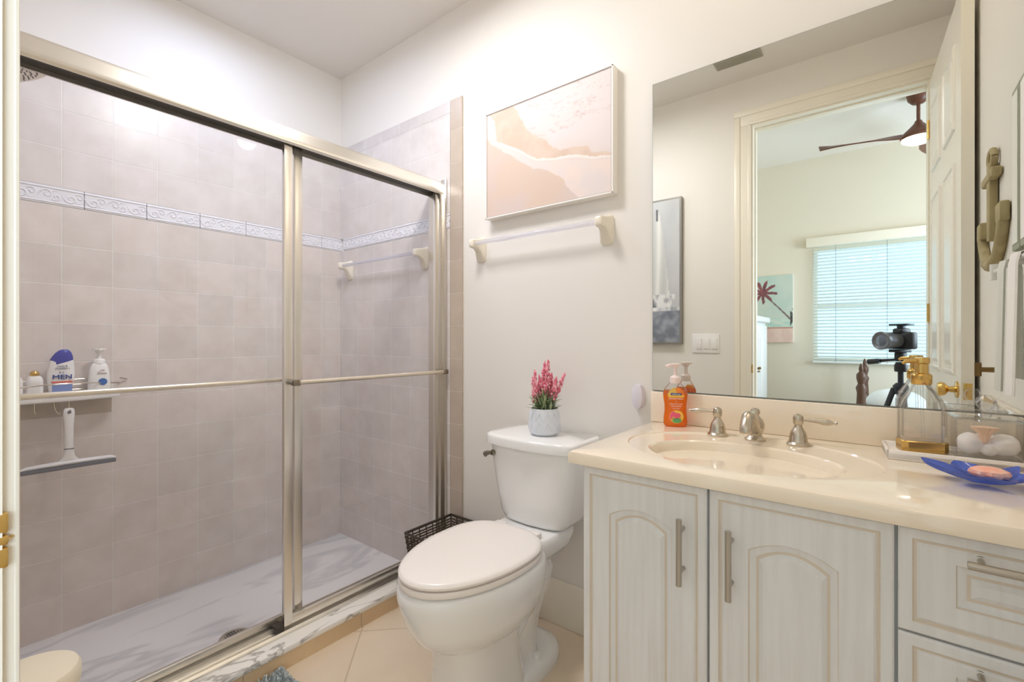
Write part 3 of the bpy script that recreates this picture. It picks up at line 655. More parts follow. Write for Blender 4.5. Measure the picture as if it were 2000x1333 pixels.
# ================================================================ VANITY
YC = 1.018     # plane of the door fronts
v = thing('vanity_cabinet', (-.15, 1.28, 0), 'pickled white oak vanity cabinet with arched doors and drawers', 'cabinet')
bm = NB(); box(bm, -.584, -.566, 1.038, 1.555, .09, .813); box(bm, XW-.020, XW-.002, 1.038, 1.555, .09, .813); box(bm, -.566, XW-.020, 1.038, 1.055, .09, .813); box(bm, -.566, XW-.020, 1.54, 1.555, .09, .813); box(bm, -.566, XW-.020, 1.055, 1.54, .09, .105)
obj('body', bm, WOODCAB, v, smooth=False)
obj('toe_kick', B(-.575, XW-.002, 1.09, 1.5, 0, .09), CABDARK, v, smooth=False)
def loop(x0, x1, z0, z1, y, rise=0, sh=0, n=22):
    """perimeter loop; arched top between shoulders of relative width sh"""
    P = [(x0+(x1-x0)*k/8, z0) for k in range(8)]+[(x1, z0+(z1-z0)*k/8) for k in range(8)]
    for k in range(n):
        tt = k/n; x = x1-(x1-x0)*tt; q = 2*tt-1
        P.append((x, z1+rise*(max(0, 1-(abs(q)/(1-sh))**2) if sh < 1 else 0)))
    P += [(x0, z1-(z1-z0)*k/8) for k in range(8)]
    return [(a, y, b) for a, b in P]
def front(name, x0, x1, z0, z1, parent, px0, px1, pz0, pz1, rise, lab=None):
    bm = NB(); rings = []; mi = []
    seq = [(0, .020, 0), (0, .003, 0), (.003, 0, 0), (.018, 0, 1), (.0205, .0035, 1), (.024, .0035, 0), (.028, .0005, 0)]
    for d, dep, m_ in seq: rings.append(loop(x0+d, x1-d, z0+d, z1-d, YC+dep)); mi.append(m_)
    sq = [(0, .0005, 1), (.002, .0045, 0), (.013, .0085, 1), (.016, .0085, 1), (.018, .0085, 0), (.026, .003, 0)]
    for d, dep, m_ in sq: rings.append(loop(px0+d, px1-d, pz0+d, pz1-d, YC+dep, rise*(1-d*3), .0)); mi.append(m_)
    bridge(bm, rings, mi=mi); return obj(name, bm, [WOODCAB, GLAZE], parent, lab, smooth=True, ang=20)
def pull(parent, a, b, axis):
    bm = NB(); tube(bm, [a, b], .0062, 14); a, b = Vector(a), Vector(b)
    for q in (.19, .81):
        p = a.lerp(b, q); tube(bm, [p, Vector((p.x, YC+.003, p.z))], .0045, 10); lathe(bm, [(.0075, -.003), (.0075, 0)], (p.x, YC+.001, p.z), 14, M=Matrix.Rotation(R(90), 3, 'X'))
    return obj('handle', bm, STEEL, parent, 'steel bar handle')
Z0, Z1 = .115, .8115
d1 = front('door', -.578, -.284, Z0, Z1, v, -.508, -.358, .185, .705, .024); pull(d1, (-.332, YC-.030, .603), (-.332, YC-.030, .743), 'z')
d2 = front('door', -.279, .020, Z0, Z1, v, -.205, -.057, .185, .705, .024); pull(d2, (-.235, YC-.030, .604), (-.235, YC-.030, .743), 'z')
zs = [(.637, Z1), (.465, .633), (.293, .461), (.115, .289)]
for a, b in zs:
    d = front('drawer', .025, XW-.004, a, b, v, .096, XW-.075, a+.058, b-.048, 0)
    pull(d, (.106, YC-.030, b-.033), (.200, YC-.030, b-.033), 'x')
# counter with oval basin
ZK = .845
def ell(cx, cy, a, b, z, n=72): return [(cx+a*math.cos(2*PI*k/n), cy+b*math.sin(2*PI*k/n), z) for k in range(n)]
bm = NB(); n = 72; X0, X1, Y0, Y1 = -.6125, XW-.001, 1.002, 1.558; CXs, CYo = -.273, 1.268
def rectring(x0, x1, y0, y1, z):
    ring = []
    for k in range(n):
        a = 2*PI*k/n; c, s = math.cos(a), math.sin(a)
        tx = ((x1-CXs)/c if c > 1e-9 else (x0-CXs)/c if c < -1e-9 else 1e9); ty = ((y1-CYo)/s if s > 1e-9 else (y0-CYo)/s if s < -1e-9 else 1e9)
        q = min(tx, ty); ring.append([CXs+c*q, CYo+s*q, z])
    for cx_, cy_ in ((x0, y0), (x1, y0), (x0, y1), (x1, y1)):
        j = min(range(n), key=lambda i: (ring[i][0]-cx_)**2+(ring[i][1]-cy_)**2); ring[j][0], ring[j][1] = cx_, cy_
    return [tuple(p) for p in ring]
rings = [rectring(X0+.02, X1, Y0+.03, Y1, ZK-.03), rectring(X0, X1, Y0, Y1, ZK-.030), rectring(X0, X1, Y0, Y1, ZK-.008), rectring(X0+.003, X1, Y0+.003, Y1, ZK-.002), rectring(X0+.008, X1, Y0+.008, Y1, ZK),
    ell(CXs, CYo, .284, .212, ZK), ell(CXs, CYo, .281, .209, ZK-.0035), ell(CXs, CYo, .276, .204, ZK-.004)]
bs = [(1.0, 1.0, -.004), (.975, .97, -.008), (.955, .95, -.018), (.91, .90, -.05), (.82, .80, -.09), (.65, .62, -.122), (.40, .38, -.138), (.12, .12, -.143)]
for a, b, dz in bs: rings.append(ell(-.270, 1.226+(1-a)*.02, .216*a, .150*b, ZK+dz))
# non-crossing morph between outer oval and basin rim
bridge(bm, rings); ct = thing('bathroom_countertop', (-.17, 1.28, ZK-.03), 'cream vanity top with moulded oval basin and backsplash', 'countertop')
cto = obj('slab', bm, COUNTER, ct, 'cream counter with oval basin', ang=30)
bm = NB(); box(bm, X0, X1-.02, YB-.021, YB-.0005, ZK, .947, bev=.003); obj('backsplash', bm, COUNTER, ct)
bm = NB(); box(bm, X1-.020, X1, 1.03, YB-.0005, ZK, .947, bev=.003); obj('side_splash', bm, COUNTER, ct)
bm = NB(); lathe(bm, [(.024, 0), (.024, .003), (.016, .005), (.004, .006)], (-.270, 1.245, ZK-.143), 24); obj('drain_plug', bm, NICKEL, ct)
# faucet set
FY = 1.452
fz = ZK-.004
def fz_(x, y): return ZK-.004 if ((x-CXs)/.281)**2+((y-CYo)/.209)**2 < 1 else ZK
v = thing('faucet_set', (-.274, FY, fz), 'brushed nickel teapot faucet with two lever handles on the vanity top', 'faucet')
for s, x in ((-1, -.374), (1, -.170)):
    bm = NB(); lathe(bm, [(.027, 0), (.028, .004), (.024, .008), (.022, .012), (.021, .022), (.0185, .034), (.013, .044), (.0095, .050), (.0095, .055), (.012, .058), (.0125, .066), (.013, .072), (.011, .079), (.005, .083)], (x, FY, fz_(x, FY)), 28); h = obj('handle_base', bm, NICKEL, v)
    bm = NB(); zz_ = fz+.070; tube(bm, [(x, FY, zz_), (x+s*.02, FY, zz_), (x+s*.045, FY, zz_-.001), (x+s*.055, FY, zz_-.002), (x+s*.068, FY, zz_-.003), (x+s*.076, FY, zz_-.003), (x+s*.080, FY, zz_-.003), (x+s*.084, FY, zz_-.003), (x+s*.087, FY, zz_-.003)], [.0055, .005, .0065, .0085, .0075, .0045, .0035, .005, .002], 14)
    obj('lever', bm, NICKEL, h)
bm = NB(); x = -.274
lathe(bm, [(.027, 0), (.028, .004), (.022, .008), (.0165, .013), (.019, .022), (.0235, .034), (.024, .046), (.019, .058), (.012, .066), (.0095, .070), (.012, .074), (.013, .080), (.010, .087), (.004, .090)], (x, FY, fz), 28)
obj('spout_body', bm, NICKEL, v)
bm = NB(); tube(bm, smoothpath([(x, FY-.004, fz+.030), (x-.001, FY-.025, fz+.052), (x-.002, FY-.052, fz+.071), (x-.003, FY-.080, fz+.068), (x-.003, FY-.098, fz+.046), (x-.003, FY-.100, fz+.034)]), [.018]*8+[.0175]*10+[.016]*8+[.0155]*5, 18, flat=1.0); obj('spout', bm, NICKEL, v)

# mirror
bm = NB(); box(bm, -.611, XW-.001, YB-.007, YB-.0005, .950, 2.0)
mo = thing('wall_mirror', (-.166, YB-.004, .95), 'large frameless mirror on the wall above the vanity', 'mirror')
obj('backing', bm, MIRB, mo, smooth=False)
bm = NB(); vs = [bm.verts.new(p) for p in ((-.610, YB-.0075, .951), (XW-.002, YB-.0075, .951), (XW-.002, YB-.0075, 1.999), (-.610, YB-.0075, 1.999))]; bm.faces.new(vs)
e = bmesh.ops.extrude_face_region(bm, geom=bm.faces[:]); bmesh.ops.translate(bm, vec=(0, .0006, 0), verts=[q for q in e['geom'] if isinstance(q, bmesh.types.BMVert)])
obj('mirror_glass', bm, MIRROR, mo, smooth=False)

# soap bottle
sx_, sy_ = -.515, 1.500; z = ZK+.0005
v = thing('hand_soap', (sx_, sy_, z), 'orange liquid soap pump bottle by the mirror on the vanity top', 'soap bottle')
rz = R(28)
def sr(hx, hy, z_, n=36): return [(sx_+hx*c*math.cos(rz)-hy*s*math.sin(rz), sy_+hx*c*math.sin(rz)+hy*s*math.cos(rz), z+z_) for c, s in [(math.copysign(abs(math.cos(a))**.75, math.cos(a)), math.copysign(abs(math.sin(a))**.75, math.sin(a))) for a in [2*PI*k/n for k in range(n)]]]
HW = [(0, .030), (.004, .035), (.012, .0365), (.03, .0355), (.05, .033), (.07, .0335), (.09, .0365), (.103, .0375), (.115, .0345), (.127, .027), (.137, .018), (.142, .013)]
def hwz(q):
    for (a, b), (c, d) in zip(HW, HW[1:]):
        if a <= q <= c: return b+(d-b)*(q-a)/(c-a)
    return .013
bm = NB(); bridge(bm, [sr(w_, max(w_*.52, .012), q) for q, w_ in HW if q < .116]); obj('liquid', bm, ORANGE, v, 'orange soap')
bm = NB(); bridge(bm, [sr(w_+.001, max(w_*.52, .012)+.001, q) for q, w_ in HW if q > .102]); obj('clear_shoulder', bm, CLEARG, v)
bm = NB(); lathe(bm, [(.015, .138), (.016, .142), (.016, .156), (.012, .160), (.0065, .163), (.0055, .185), (.010, .190), (.011, .194), (.020, .196), (.021, .201)], (sx_, sy_, z), 24)
d_ = Vector((math.cos(rz), math.sin(rz), 0)); q_ = Vector((sx_, sy_, z+.196)); tube(bm, [q_, q_-d_*.022+Vector((0, 0, -.002)), q_-d_*.030+Vector((0, 0, -.004))], [.007, .005, .004], 10)
obj('pump', bm, mat('pale pink pump plastic', S(246, 228, 222), .35), v)
MS = Matrix.Translation((sx_, sy_, z)) @ Matrix.Rotation(rz, 4, 'Z') @ Matrix(((1, 0, 0, 0), (0, 0, -1, 0), (0, 1, 0, 0), (0, 0, 0, 1)))   # local x right, y up, z toward viewer
def lab_poly(pts, dep, m_, name, lb=None):
    bm = NB(); c = bm.verts.new((sum(p[0] for p in pts)/len(pts), sum(p[1] for p in pts)/len(pts), 0))
    V = [bm.verts.new((p[0], p[1], 0)) for p in pts]
    for i in range(len(V)): bm.faces.new((c, V[i], V[(i+1) % len(V)]))
    bmesh.ops.subdivide_edges(bm, edges=bm.edges[:], cuts=2, use_grid_fill=True)
    for q in bm.verts: q.co.z = surf(q.co.x, q.co.y)+dep
    bmesh.ops.transform(bm, matrix=MS, verts=bm.verts); return obj(name, bm, m_, v, lb, recalc=False)
def surf(a, b):
    w_ = hwz(min(max(b, 0), .141)); u = min(abs(a)/w_, .995); return max(w_*.52, .012)*(1-u**(1/.75*2))**(.75/2)
def onS(body, size, x, y, m_, name, bold=.0002, sx=1, rot=0):
    bm = text_bm(body, size, Matrix.Identity(4), extr=.0002, bold=bold, sx=sx)
    for q in bm.verts: q.co.x += x; q.co.y += y; q.co.z += surf(q.co.x, q.co.y)+.0012
    bmesh.ops.transform(bm, matrix=MS, verts=bm.verts); return obj(name, bm, m_, v, smooth=False)
oval = lambda cx, cy, a, b, n=28: [(cx+a*math.cos(2*PI*k/n), cy+b*math.sin(2*PI*k/n)) for k in range(n)]
lab_poly([(-.024, .094), (.024, .094), (.025, .104), (.020, .116), (.010, .124), (-.008, .124), (-.020, .116), (-.026, .104)], .0006, YELL, 'upper_label', 'yellow upper label')
lab_poly([(-.004, .122), (.010, .124), (.020, .116), (.025, .104), (.020, .100), (.004, .108)], .0010, ORNL, 'orange_swirl')
lab_poly([(-.017, .1005), (.015, .1005), (.016, .108), (-.016, .108)], .0014, NAVY, 'brand_patch', 'navy brand patch')
onS('softsoap', .0078, -.0005, .1043, LABW, 'brand_lettering', .0001).modifiers if False else None
bm = text_bm('softsoap', .0078, Matrix.Identity(4), extr=.0002, bold=.0001)
for q in bm.verts: q.co.x += -.0005; q.co.y += .1043; q.co.z += surf(q.co.x, q.co.y)+.0022
bmesh.ops.transform(bm, matrix=MS, verts=bm.verts); obj('brand_lettering', bm, LABW, v, smooth=False)
onS('ANTIBACTERIAL', .0072, 0, .0895, LABW, 'lettering', .0003, .85); onS('+', .008, 0, .080, LABW, 'cross_mark', .0003)
onS('HAND SOAP WITH', .0052, 0, .0725, LABW, 'small_lettering', .0001, .9); onS('MOISTURIZERS', .0052, 0, .0655, LABW, 'small_lettering', .0001, .9); onS('Crisp Clean', .0052, 0, .0585, LABW, 'small_lettering', .0001, .9)
lab_poly(oval(.001, .032, .0215, .021), .0006, YELL, 'fruit_label', 'round yellow fruit label')
lab_poly([(-.017, .020), (-.002, .047), (-.012, .049), (-.020, .036)], .0011, PINKI, 'fruit_print')
lab_poly(oval(.002, .0365, .012, .008, 16), .0013, PINKI, 'fruit_print'); lab_poly(oval(.002, .020, .014, .007, 16), .0014, GREENL, 'leaf_print'); onS('Orange & Lime', .0048, .001, .027, NAVY, 'fruit_lettering', .0001, .9)

# air freshener plug
bm = NB()
rings = []
for d, k in ((.001, .88), (.004, 1.0), (.018, 1.0), (.026, .88), (.029, .6), (.030, .2)):
    rings.append([(-.660+.0215*k*math.copysign(abs(math.cos(a))**.8, math.cos(a)), YB-d, .925+.043*(k if k > .9 else (k+.1 if k > .3 else k))*math.copysign(abs(math.sin(a))**.9, math.sin(a))) for a in [2*PI*j/36 for j in range(36)]])
bridge(bm, rings); tag(obj('night_light', bm, mat('pale lilac plastic', S(226, 222, 232), .35)), 'small oval white plug-in night light on the wall left of the mirror', 'night light')

# tray and what stands on it
TR = R(4)
v = thing('vanity_tray', (.014, 1.392, ZK), 'white rectangular tray on the right of the vanity top', 'tray')
def traybox(bm, x0, x1, y0, y1, z0, z1, bev=.002):
    box(bm, x0, x1, y0, y1, z0, z1, bev=bev, M=Matrix.Translation((.014, 1.392, 0)) @ Matrix.Rotation(TR, 4, 'Z'))
bm = NB(); traybox(bm, 0, .232, 0, .126, ZK+.0003, ZK+.0165)
for a in ((0, .232, 0, .005), (0, .232, .121, .126), (0, .005, 0, .126), (.227, .232, 0, .126)): traybox(bm, *a, ZK+.002, ZK+.0225, .0015)
obj('tray_body', bm, mat('white tray lacquer', S(246, 240, 232), .25), v)
TZ = ZK+.0172
gx, gy = .078, 1.452
v = thing('glass_dispenser', (gx, gy, TZ), 'faceted clear glass soap dispenser with gold pump and gold base', 'soap dispenser')
def octr(a, b, z, ch=.35): # chamfered rectangle
    c = min(a, b)*ch; P = [(-a+c, -b), (a-c, -b), (a, -b+c), (a, b-c), (a-c, b), (-a+c, b), (-a, b-c), (-a, -b+c)]; r_ = R(14)
    return [(gx+x*math.cos(r_)-y*math.sin(r_), gy+x*math.sin(r_)+y*math.cos(r_), z) for x, y in P]
bm = NB(); bridge(bm, [octr(.041, .028, TZ), octr(.043, .030, TZ+.002), octr(.043, .030, TZ+.024), octr(.041, .028, TZ+.026)]); obj('gold_base', bm, BRASS, v, 'gold base')
bm = NB()
def sh(z): return TZ+z
out = [octr(.041, .028, sh(.0265)), octr(.041, .028, sh(.10)), octr(.036, .025, sh(.118)), octr(.018, .016, sh(.150), .55), octr(.015, .014, sh(.158), .55)]
inn = [octr(.013, .012, sh(.158), .55), octr(.016, .014, sh(.149), .55), octr(.032, .022, sh(.117)), octr(.037, .024, sh(.10)), octr(.037, .024, sh(.034))]
bridge(bm, out+inn, capa=True, capb=True); obj('bottle', bm, CLEARG, v, smooth=False)
bm = NB(); tube(bm, [(gx, gy, sh(.155)), (gx+.003, gy, sh(.03))], .003, 8); obj('dip_tube', bm, CLEARG, v)
bm = NB(); lathe(bm, [(.018, .156), (.0195, .158), (.0195, .178), (.017, .181), (.0125, .183), (.0125, .204), (.015, .206), (.0155, .215), (.014, .219), (.004, .220)], (gx, gy, TZ), 28)
dn = Vector((-.80, -.60, 0)).normalized(); p0 = Vector((gx, gy, TZ+.211)); tube(bm, [p0, p0+dn*.02, p0+dn*.036+Vector((0, 0, -.001)), p0+dn*.043+Vector((0, 0, -.005))], [.0065, .0055, .0045, .0035], 10)
obj('pump', bm, BRASS, v, 'gold pump')
# square jar
jx, jy = .186, 1.462
v = thing('glass_jar', (jx, jy, TZ), 'square clear glass jar with a crystal knob lid on the tray', 'jar')
def jr(a, b, z, c=.15): 
    P = [(-a+c*a, -b), (a-c*a, -b), (a, -b+c*b), (a, b-c*b), (a-c*a, b), (-a+c*a, b), (-a, b-c*b), (-a, -b+c*b)]; return [(jx+x*math.cos(TR)-y*math.sin(TR), jy+x*math.sin(TR)+y*math.cos(TR), z) for x, y in P]
bm = NB(); bridge(bm, [jr(.056, .050, TZ+.0005), jr(.057, .051, TZ+.084), jr(.054, .048, TZ+.084), jr(.053, .047, TZ+.006)]); obj('body', bm, CLEARG, v, smooth=False)
bm = NB(); bridge(bm, [jr(.058, .052, TZ+.0845), jr(.058, .052, TZ+.089), jr(.050, .045, TZ+.092)]); ld = obj('lid', bm, CLEARG, v, smooth=False)
bm = NB(); lathe(bm, [(.010, .092), (.006, .100), (.014, .110), (.018, .120), (.016, .130), (.009, .137)], (jx, jy, TZ), 8); obj('knob', bm, CLEARG, ld, 'crystal knob', smooth=False)
for i, (dx, dy, dz, r) in enumerate(((-.027, -.018, .031, .025), (.026, -.014, .032, .026), (.0, .020, .030, .024), (.002, -.024, .022, .016))):
    bm = NB(); vs = sphere(bm, (jx+dx, jy+dy, TZ+dz), r, 3, (.96, .85, .93))
    for q in vs: q.co += (q.co-Vector((jx+dx, jy+dy, TZ+dz)))*random.uniform(-.05, .04)
    tag(obj('cotton_ball', bm, COTTON), 'white cotton ball inside the square glass jar', 'cotton ball', 'cotton balls in the glass jar')
bm = NB(); lathe(bm, [(.005, 0), (.008, .012), (.010, .020), (.020, .030), (.022, .034), (.012, .036), (.003, .037)], (jx-.006, jy-.030, TZ+.036), 24, rib=lambda a, z: 1+.12*math.cos(9*a), sy=.5); tag(obj('coral_ornament', bm, CORAL), 'pale pink fan-shaped coral in the glass jar', 'ornament')
# blue glass dish
dx_, dy_ = .156, 1.262
v = thing('glass_dish', (dx_, dy_, ZK), 'cobalt blue glass leaf dish with raised tips on the vanity top', 'dish')
NN = 90; tips = [(R(170), .93), (R(115), .80), (R(48), .85), (R(-5), .95), (R(-62), .70), (R(-120), .68)]
def drad(a):
    r = .50
    for ta, tr in tips:
        d = (a-ta+PI) % (2*PI)-PI; r = max(r, .50+(tr-.50)*math.exp(-(abs(d)/.33)**1.5))
    return r
bm = NB(); RR = .098; rings_t, rings_b = [], []
for k in range(0, 11):
    q = k/10; ring, rb = [], []
    for i in range(NN):
        a = 2*PI*i/NN; r = drad(a)*RR*q; h = .003+.030*(r/RR)**1.6+.007*q**3*math.sin(3*a)**2
        ring.append((dx_+r*math.cos(a)*1.0, dy_+r*math.sin(a)*.90, ZK+h+.004)); rb.append((dx_+r*.985*math.cos(a), dy_+r*.985*math.sin(a)*.90, ZK+max(h-.0008, .0005)))
    if k: rings_t.append(ring); rings_b.append(rb)
bridge(bm, rings_t+rings_b[::-1]); obj('leaf_bowl', bm, BLUEG, v, ang=70)
bm = NB(); lathe(bm, [(.010, 0), (.026, .003), (.029, .008), (.027, .014), (.018, .019), (.006, .021)], (dx_+.010, dy_+.006, ZK+.013), 36, rib=lambda a, z: 1+.06*math.cos(12*a), sy=.8); tag(obj('seashell_soap', bm, PEACH), 'peach ribbed seashell soap lying in the blue glass dish', 'soap')

# ---------------------------------------------------------------- pictures
def canvas(name, P, nx, ny, f, parent):
    """grid painted by f(u,v); P(u,v) places it"""
    me = bpy.data.meshes.new(name); V = [P(i/nx, j/ny) for j in range(ny+1) for i in range(nx+1)]
    F = [(j*(nx+1)+i, j*(nx+1)+i+1, (j+1)*(nx+1)+i+1, (j+1)*(nx+1)+i) for j in range(ny) for i in range(nx)]
    off = OFF[parent.name]; me.from_pydata([tuple(Vector(p)-off) for p in V], [], F); ca = me.color_attributes.new('Col', 'FLOAT_COLOR', 'POINT')
    for j in range(ny+1):
        for i in range(nx+1):
            c = f(i/nx, j/ny); ca.data[j*(nx+1)+i].color = S(*c)
    me.materials.append(PAINT); o = bpy.data.objects.new(name, me); COL.objects.link(o); o.parent = parent; OFF[o.name] = off; return o
from mathutils import noise as NZ
def mixc(a, b, t): t = min(1, max(0, t)); return tuple(a[i]+(b[i]-a[i])*t for i in range(3))
def fb(x, y, s, o=4): return NZ.fractal(Vector((x*s, y*s, 3.7)), 1.0, 2.1, o)
def beach(u, v_):
    # u right, v up
    n = fb(u, v_, 3)*.05+fb(u, v_, 11)*.018
    e1 = .86-1.45*max(0, u-.12)**.9 if u < .55 else .265-(u-.55)*.12   # upper edge of wet sand
    e1 = e1+n
    pts = [(0, .90), (.10, .78), (.12, .66), (.30, .55), (.45, .40), (.60, .36), (.8, .22), (1.0, .12)]
    def ip(p, u):
        for (a, b), (c, d) in zip(p, p[1:]):
            if a <= u <= c: return b+(d-b)*(u-a)/(c-a)
        return p[-1][1]
    lo = ip([(0, 1.02), (.07, .92), (.09, .72), (.18, .66), (.32, .55), (.45, .44), (.62, .40), (.75, .37), (1, .30)], u)+n*.5
    hi = ip([(0, 1.10), (.10, 1.02), (.24, .97), (.32, .84), (.40, .70), (.52, .58), (.58, .47), (.75, .43), (1, .36)], u)+n*1.3
    sand = (220, 198, 182); pinks = (213, 195, 188); foam = (222, 212, 210); white = (242, 234, 229)
    if v_ > hi: # foamy water
        m_ = fb(u, v_*2.5, 5); c = mixc(foam, (224, 212, 212), .5+m_)
        st = abs(fb(u*.6, v_*2.2+u*.2, 7)); c = mixc((206, 190, 188), c, st*13) if (v_ > .62 and u > .2) else c
        return mixc(c, sand, .25*max(0, 1-(v_-hi)*12))
    if v_ > lo: return mixc(sand, (212, 188, 170), .5+fb(u, v_, 9))
    if v_ > lo-.035: return mixc(white, pinks, (lo-v_)/.05)
    lo2 = ip([(0, .75), (.3, .45), (.5, .32), (.62, .22), (.72, .10), (.78, 0), (1, -.4)], u)+n
    if v_ < lo2: return mixc(pinks, (216, 194, 178), .5+fb(u, v_, 3)*1.5+.3*u)
    return mixc(foam, (232, 214, 206), .5+fb(u, v_, 6))
v = thing('beach_picture', (-1.046, YB-.02, 1.645), 'large white framed picture of pale pink beach surf above the towel bar', 'picture')
x0, x1, z0, z1 = -1.349, -.743, 1.647, 2.106; yf_, yb_ = 1.520, YB
bm = NB(); fw_ = .006
for a in ((x0, x1, z0, z0+fw_), (x0, x1, z1-fw_, z1), (x0, x0+fw_, z0, z1), (x1-fw_, x1, z0, z1)): box(bm, a[0], a[1], yf_, yb_, a[2], a[3], bev=.001, seg=1)
obj('frame', bm, PICW, v, 'white frame', smooth=False)
bm = NB(); 
for a in ((x0+.006, x1-.006, z0+.006, z0+.009), (x0+.006, x1-.006, z1-.009, z1-.006), (x0+.006, x0+.009, z0+.006, z1-.006), (x1-.009, x1-.006, z0+.006, z1-.006)): box(bm, a[0], a[1], yf_+.003, yf_+.02, a[2], a[3])
obj('inner_gap', bm, mat('grey gap', S(184, 174, 170), .7), v, smooth=False)
canvas('print', lambda a, b: (x0+.009+(x1-x0-.018)*a, yf_+.004, z0+.009+(z1-z0-.018)*b), 200, 150, beach, v)
obj('backing', B(x0+.007, x1-.007, yf_+.006, yb_-.002, z0+.007, z1-.007), PICW, v, smooth=False)

def sail(u, v_):  # u across as seen facing the picture; the sail is near u=.72..1 side toward the door
    c = (206, 208, 210); c = mixc(c, (188, 190, 194), .5+fb(u, v_, 2))
    cx = .36; 
    if .33 < v_ < .95:
        t = (v_-.33)/.62; l = cx-.20*(1-t)**.6*(1 if t < .9 else 1); r = cx+.17*(1-t)**.75
        if l < u < r: c = mixc((236, 236, 232), (150, 154, 158), abs(math.sin((u-l)*16+t*3))*.45)
        if abs(u-cx) < .006: c = (90, 94, 100)
        if t > .86 and abs(u-cx) < .02: c = (96, 100, 108)
    if .24 < v_ < .34 and abs(u-cx+.02) < .30-(.34-v_)*1.2: c = mixc((232, 232, 232), (120, 124, 132), max(0, fb(u, v_, 14)+.35))
    if v_ < .25: c = mixc((160, 166, 176), (120, 126, 138), .5+fb(u, v_*3, 5)*1.6)
    if .22 < v_ < .25: c = mixc(c, (240, 240, 240), .7+fb(u, v_, 9))
    return c
v = thing('sailboat_picture', (-1.22, YF+.02, 1.09), 'grey sailboat picture beside the doorway, seen in the mirror', 'picture')
x0, x1, z0, z1 = -1.44, -1.002, 1.095, 2.052
bm = NB(); box(bm, x0, x1, YF, YF+.032, z0, z1, bev=.002); obj('frame', bm, PICG, v, 'silver grey frame', smooth=False)
canvas('print', lambda a, b: (x1-.012-(x1-x0-.024)*a, YF+.0328, z0+.012+(z1-z0-.024)*b), 60, 120, sail, v)
# switch plate
v = thing('light_switch', (-.86, YF, 1.04), 'white triple light switch plate beside the doorway, seen in the mirror', 'light switch')
obj('plate', B(-.942, -.778, YF, YF+.006, 1.04, 1.158, bev=.002), WHITEP, v)
for k in range(3):
    xx = -.916+k*.046; obj('rocker', B(xx, xx+.033, YF+.005, YF+.0105, 1.065, 1.133, bev=.002), WHITEP, v)

# ---------------------------------------------------------------- bathroom door standing open
hx, hy = .194, .048; fx, fy = .229, .812
ang = math.atan2(fy-hy, fx-hx); LW = math.hypot(fx-hx, fy-hy)
dr = bpy.data.objects.new('door_1', None); COL.objects.link(dr); dr.location = (hx, hy, .01); dr.rotation_euler = (0, 0, ang); dr['kind'] = 'structure'
dr['label'] = 'white panelled bathroom door standing open, seen in the mirror'; OFF[dr.name] = Vector((0, 0, 0))
th = .035; DH = 2.375
bm = NB(); box(bm, 0, LW, -th, -.0, 0, DH)
def dpanel(bm, a0, a1, b0, b1, sgn):
    for (i0, i1, d) in ((0, .012, .004), (.012, .030, .0), ):
        pass
    y0 = 0 if sgn > 0 else -th
    rings = [[(a0+d, y0+sgn*e, b0+d), (a1-d, y0+sgn*e, b0+d), (a1-d, y0+sgn*e, b1-d), (a0+d, y0+sgn*e, b1-d)] for d, e in ((0, .0001), (.004, .007), (.014, .009), (.020, .003), (.034, .003), (.05, .008))]
    bridge(bm, rings, capa=False)
m0 = LW/2
for s in (1, -1):
    for a0, a1 in ((.10, m0-.045), (m0+.045, LW-.10)):
        for b0, b1 in ((.22, .86), (.98, 1.78), (1.90, 2.22)): dpanel(bm, a0, a1, b0, b1, s)
obj('door_leaf', bm, DOORM, dr, smooth=False, recalc=False)['kind'] = 'structure'
bm = NB()
for s in (1, -1):
    y0 = 0 if s > 0 else -th
    lathe(bm, [(.030, 0), (.030, .006), (.012, .010), (.010, .026), (.022, .034), (.027, .046), (.022, .056), (.006, .060)], (LW-.06, y0, .93), 24, M=Matrix.Rotation(R(-90*s), 3, 'X')) if s > 0 else None
box(bm, LW-.0005, LW+.002, -th+.006, -.006, .90, .958, bev=.0008); box(bm, LW, LW+.010, -th+.013, -.013, .918, .938, bev=.002)
k_ = obj('door_handle', bm, BRASS, dr); k_['kind'] = 'structure'
for z_ in (.25, 1.2, 2.1):
    bm = NB(); tube(bm, [(-.004, .004, z_), (-.004, .004, z_+.09)], .006, 10)
    k_ = obj('hinge', bm, BRASS, dr); k_['kind'] = 'structure'

# things on the right wall, seen in the mirror
v = thing('anchor_ornament', (XW-.012, 1.12, 1.33), 'weathered wooden anchor ornament on the side wall, seen in the mirror', 'wall ornament')
ay = 1.12; ax = XW-.012
bm = NB(); rings = []
box(bm, ax-.010, ax+.010, ay-.022, ay+.022, 1.42, 1.65, bev=.004); obj('shank', bm, ANCHM, v)
bm = NB(); tube(bm, [(ax, ay+.034*math.cos(a), 1.665+.024*math.sin(a)) for a in [2*PI*k/24 for k in range(25)]], .009, 8); obj('ring', bm, ANCHM, v)
bm = NB(); box(bm, ax-.014, ax+.010, ay-.085, ay+.085, 1.595, 1.622, bev=.006); obj('stock', bm, ANCHM, v)
bm = NB(); tube(bm, smoothpath([(ax, ay-.165, 1.485), (ax, ay-.150, 1.43), (ax, ay-.09, 1.37), (ax, ay, 1.345), (ax, ay+.09, 1.37), (ax, ay+.150, 1.43), (ax, ay+.165, 1.485)]), [.006]*4+[.014]*10+[.018]*9+[.014]*10+[.006]*4, 10); 
for s in (-1, 1): box(bm, ax-.012, ax+.010, ay+s*.155-.03, ay+s*.155+.03, 1.445, 1.50, bev=.006)
obj('flukes', bm, ANCHM, v)
v = thing('wall_hook', (XW, 1.15, 1.03), 'bronze round wall hook under the anchor ornament, seen in the mirror', 'hook')
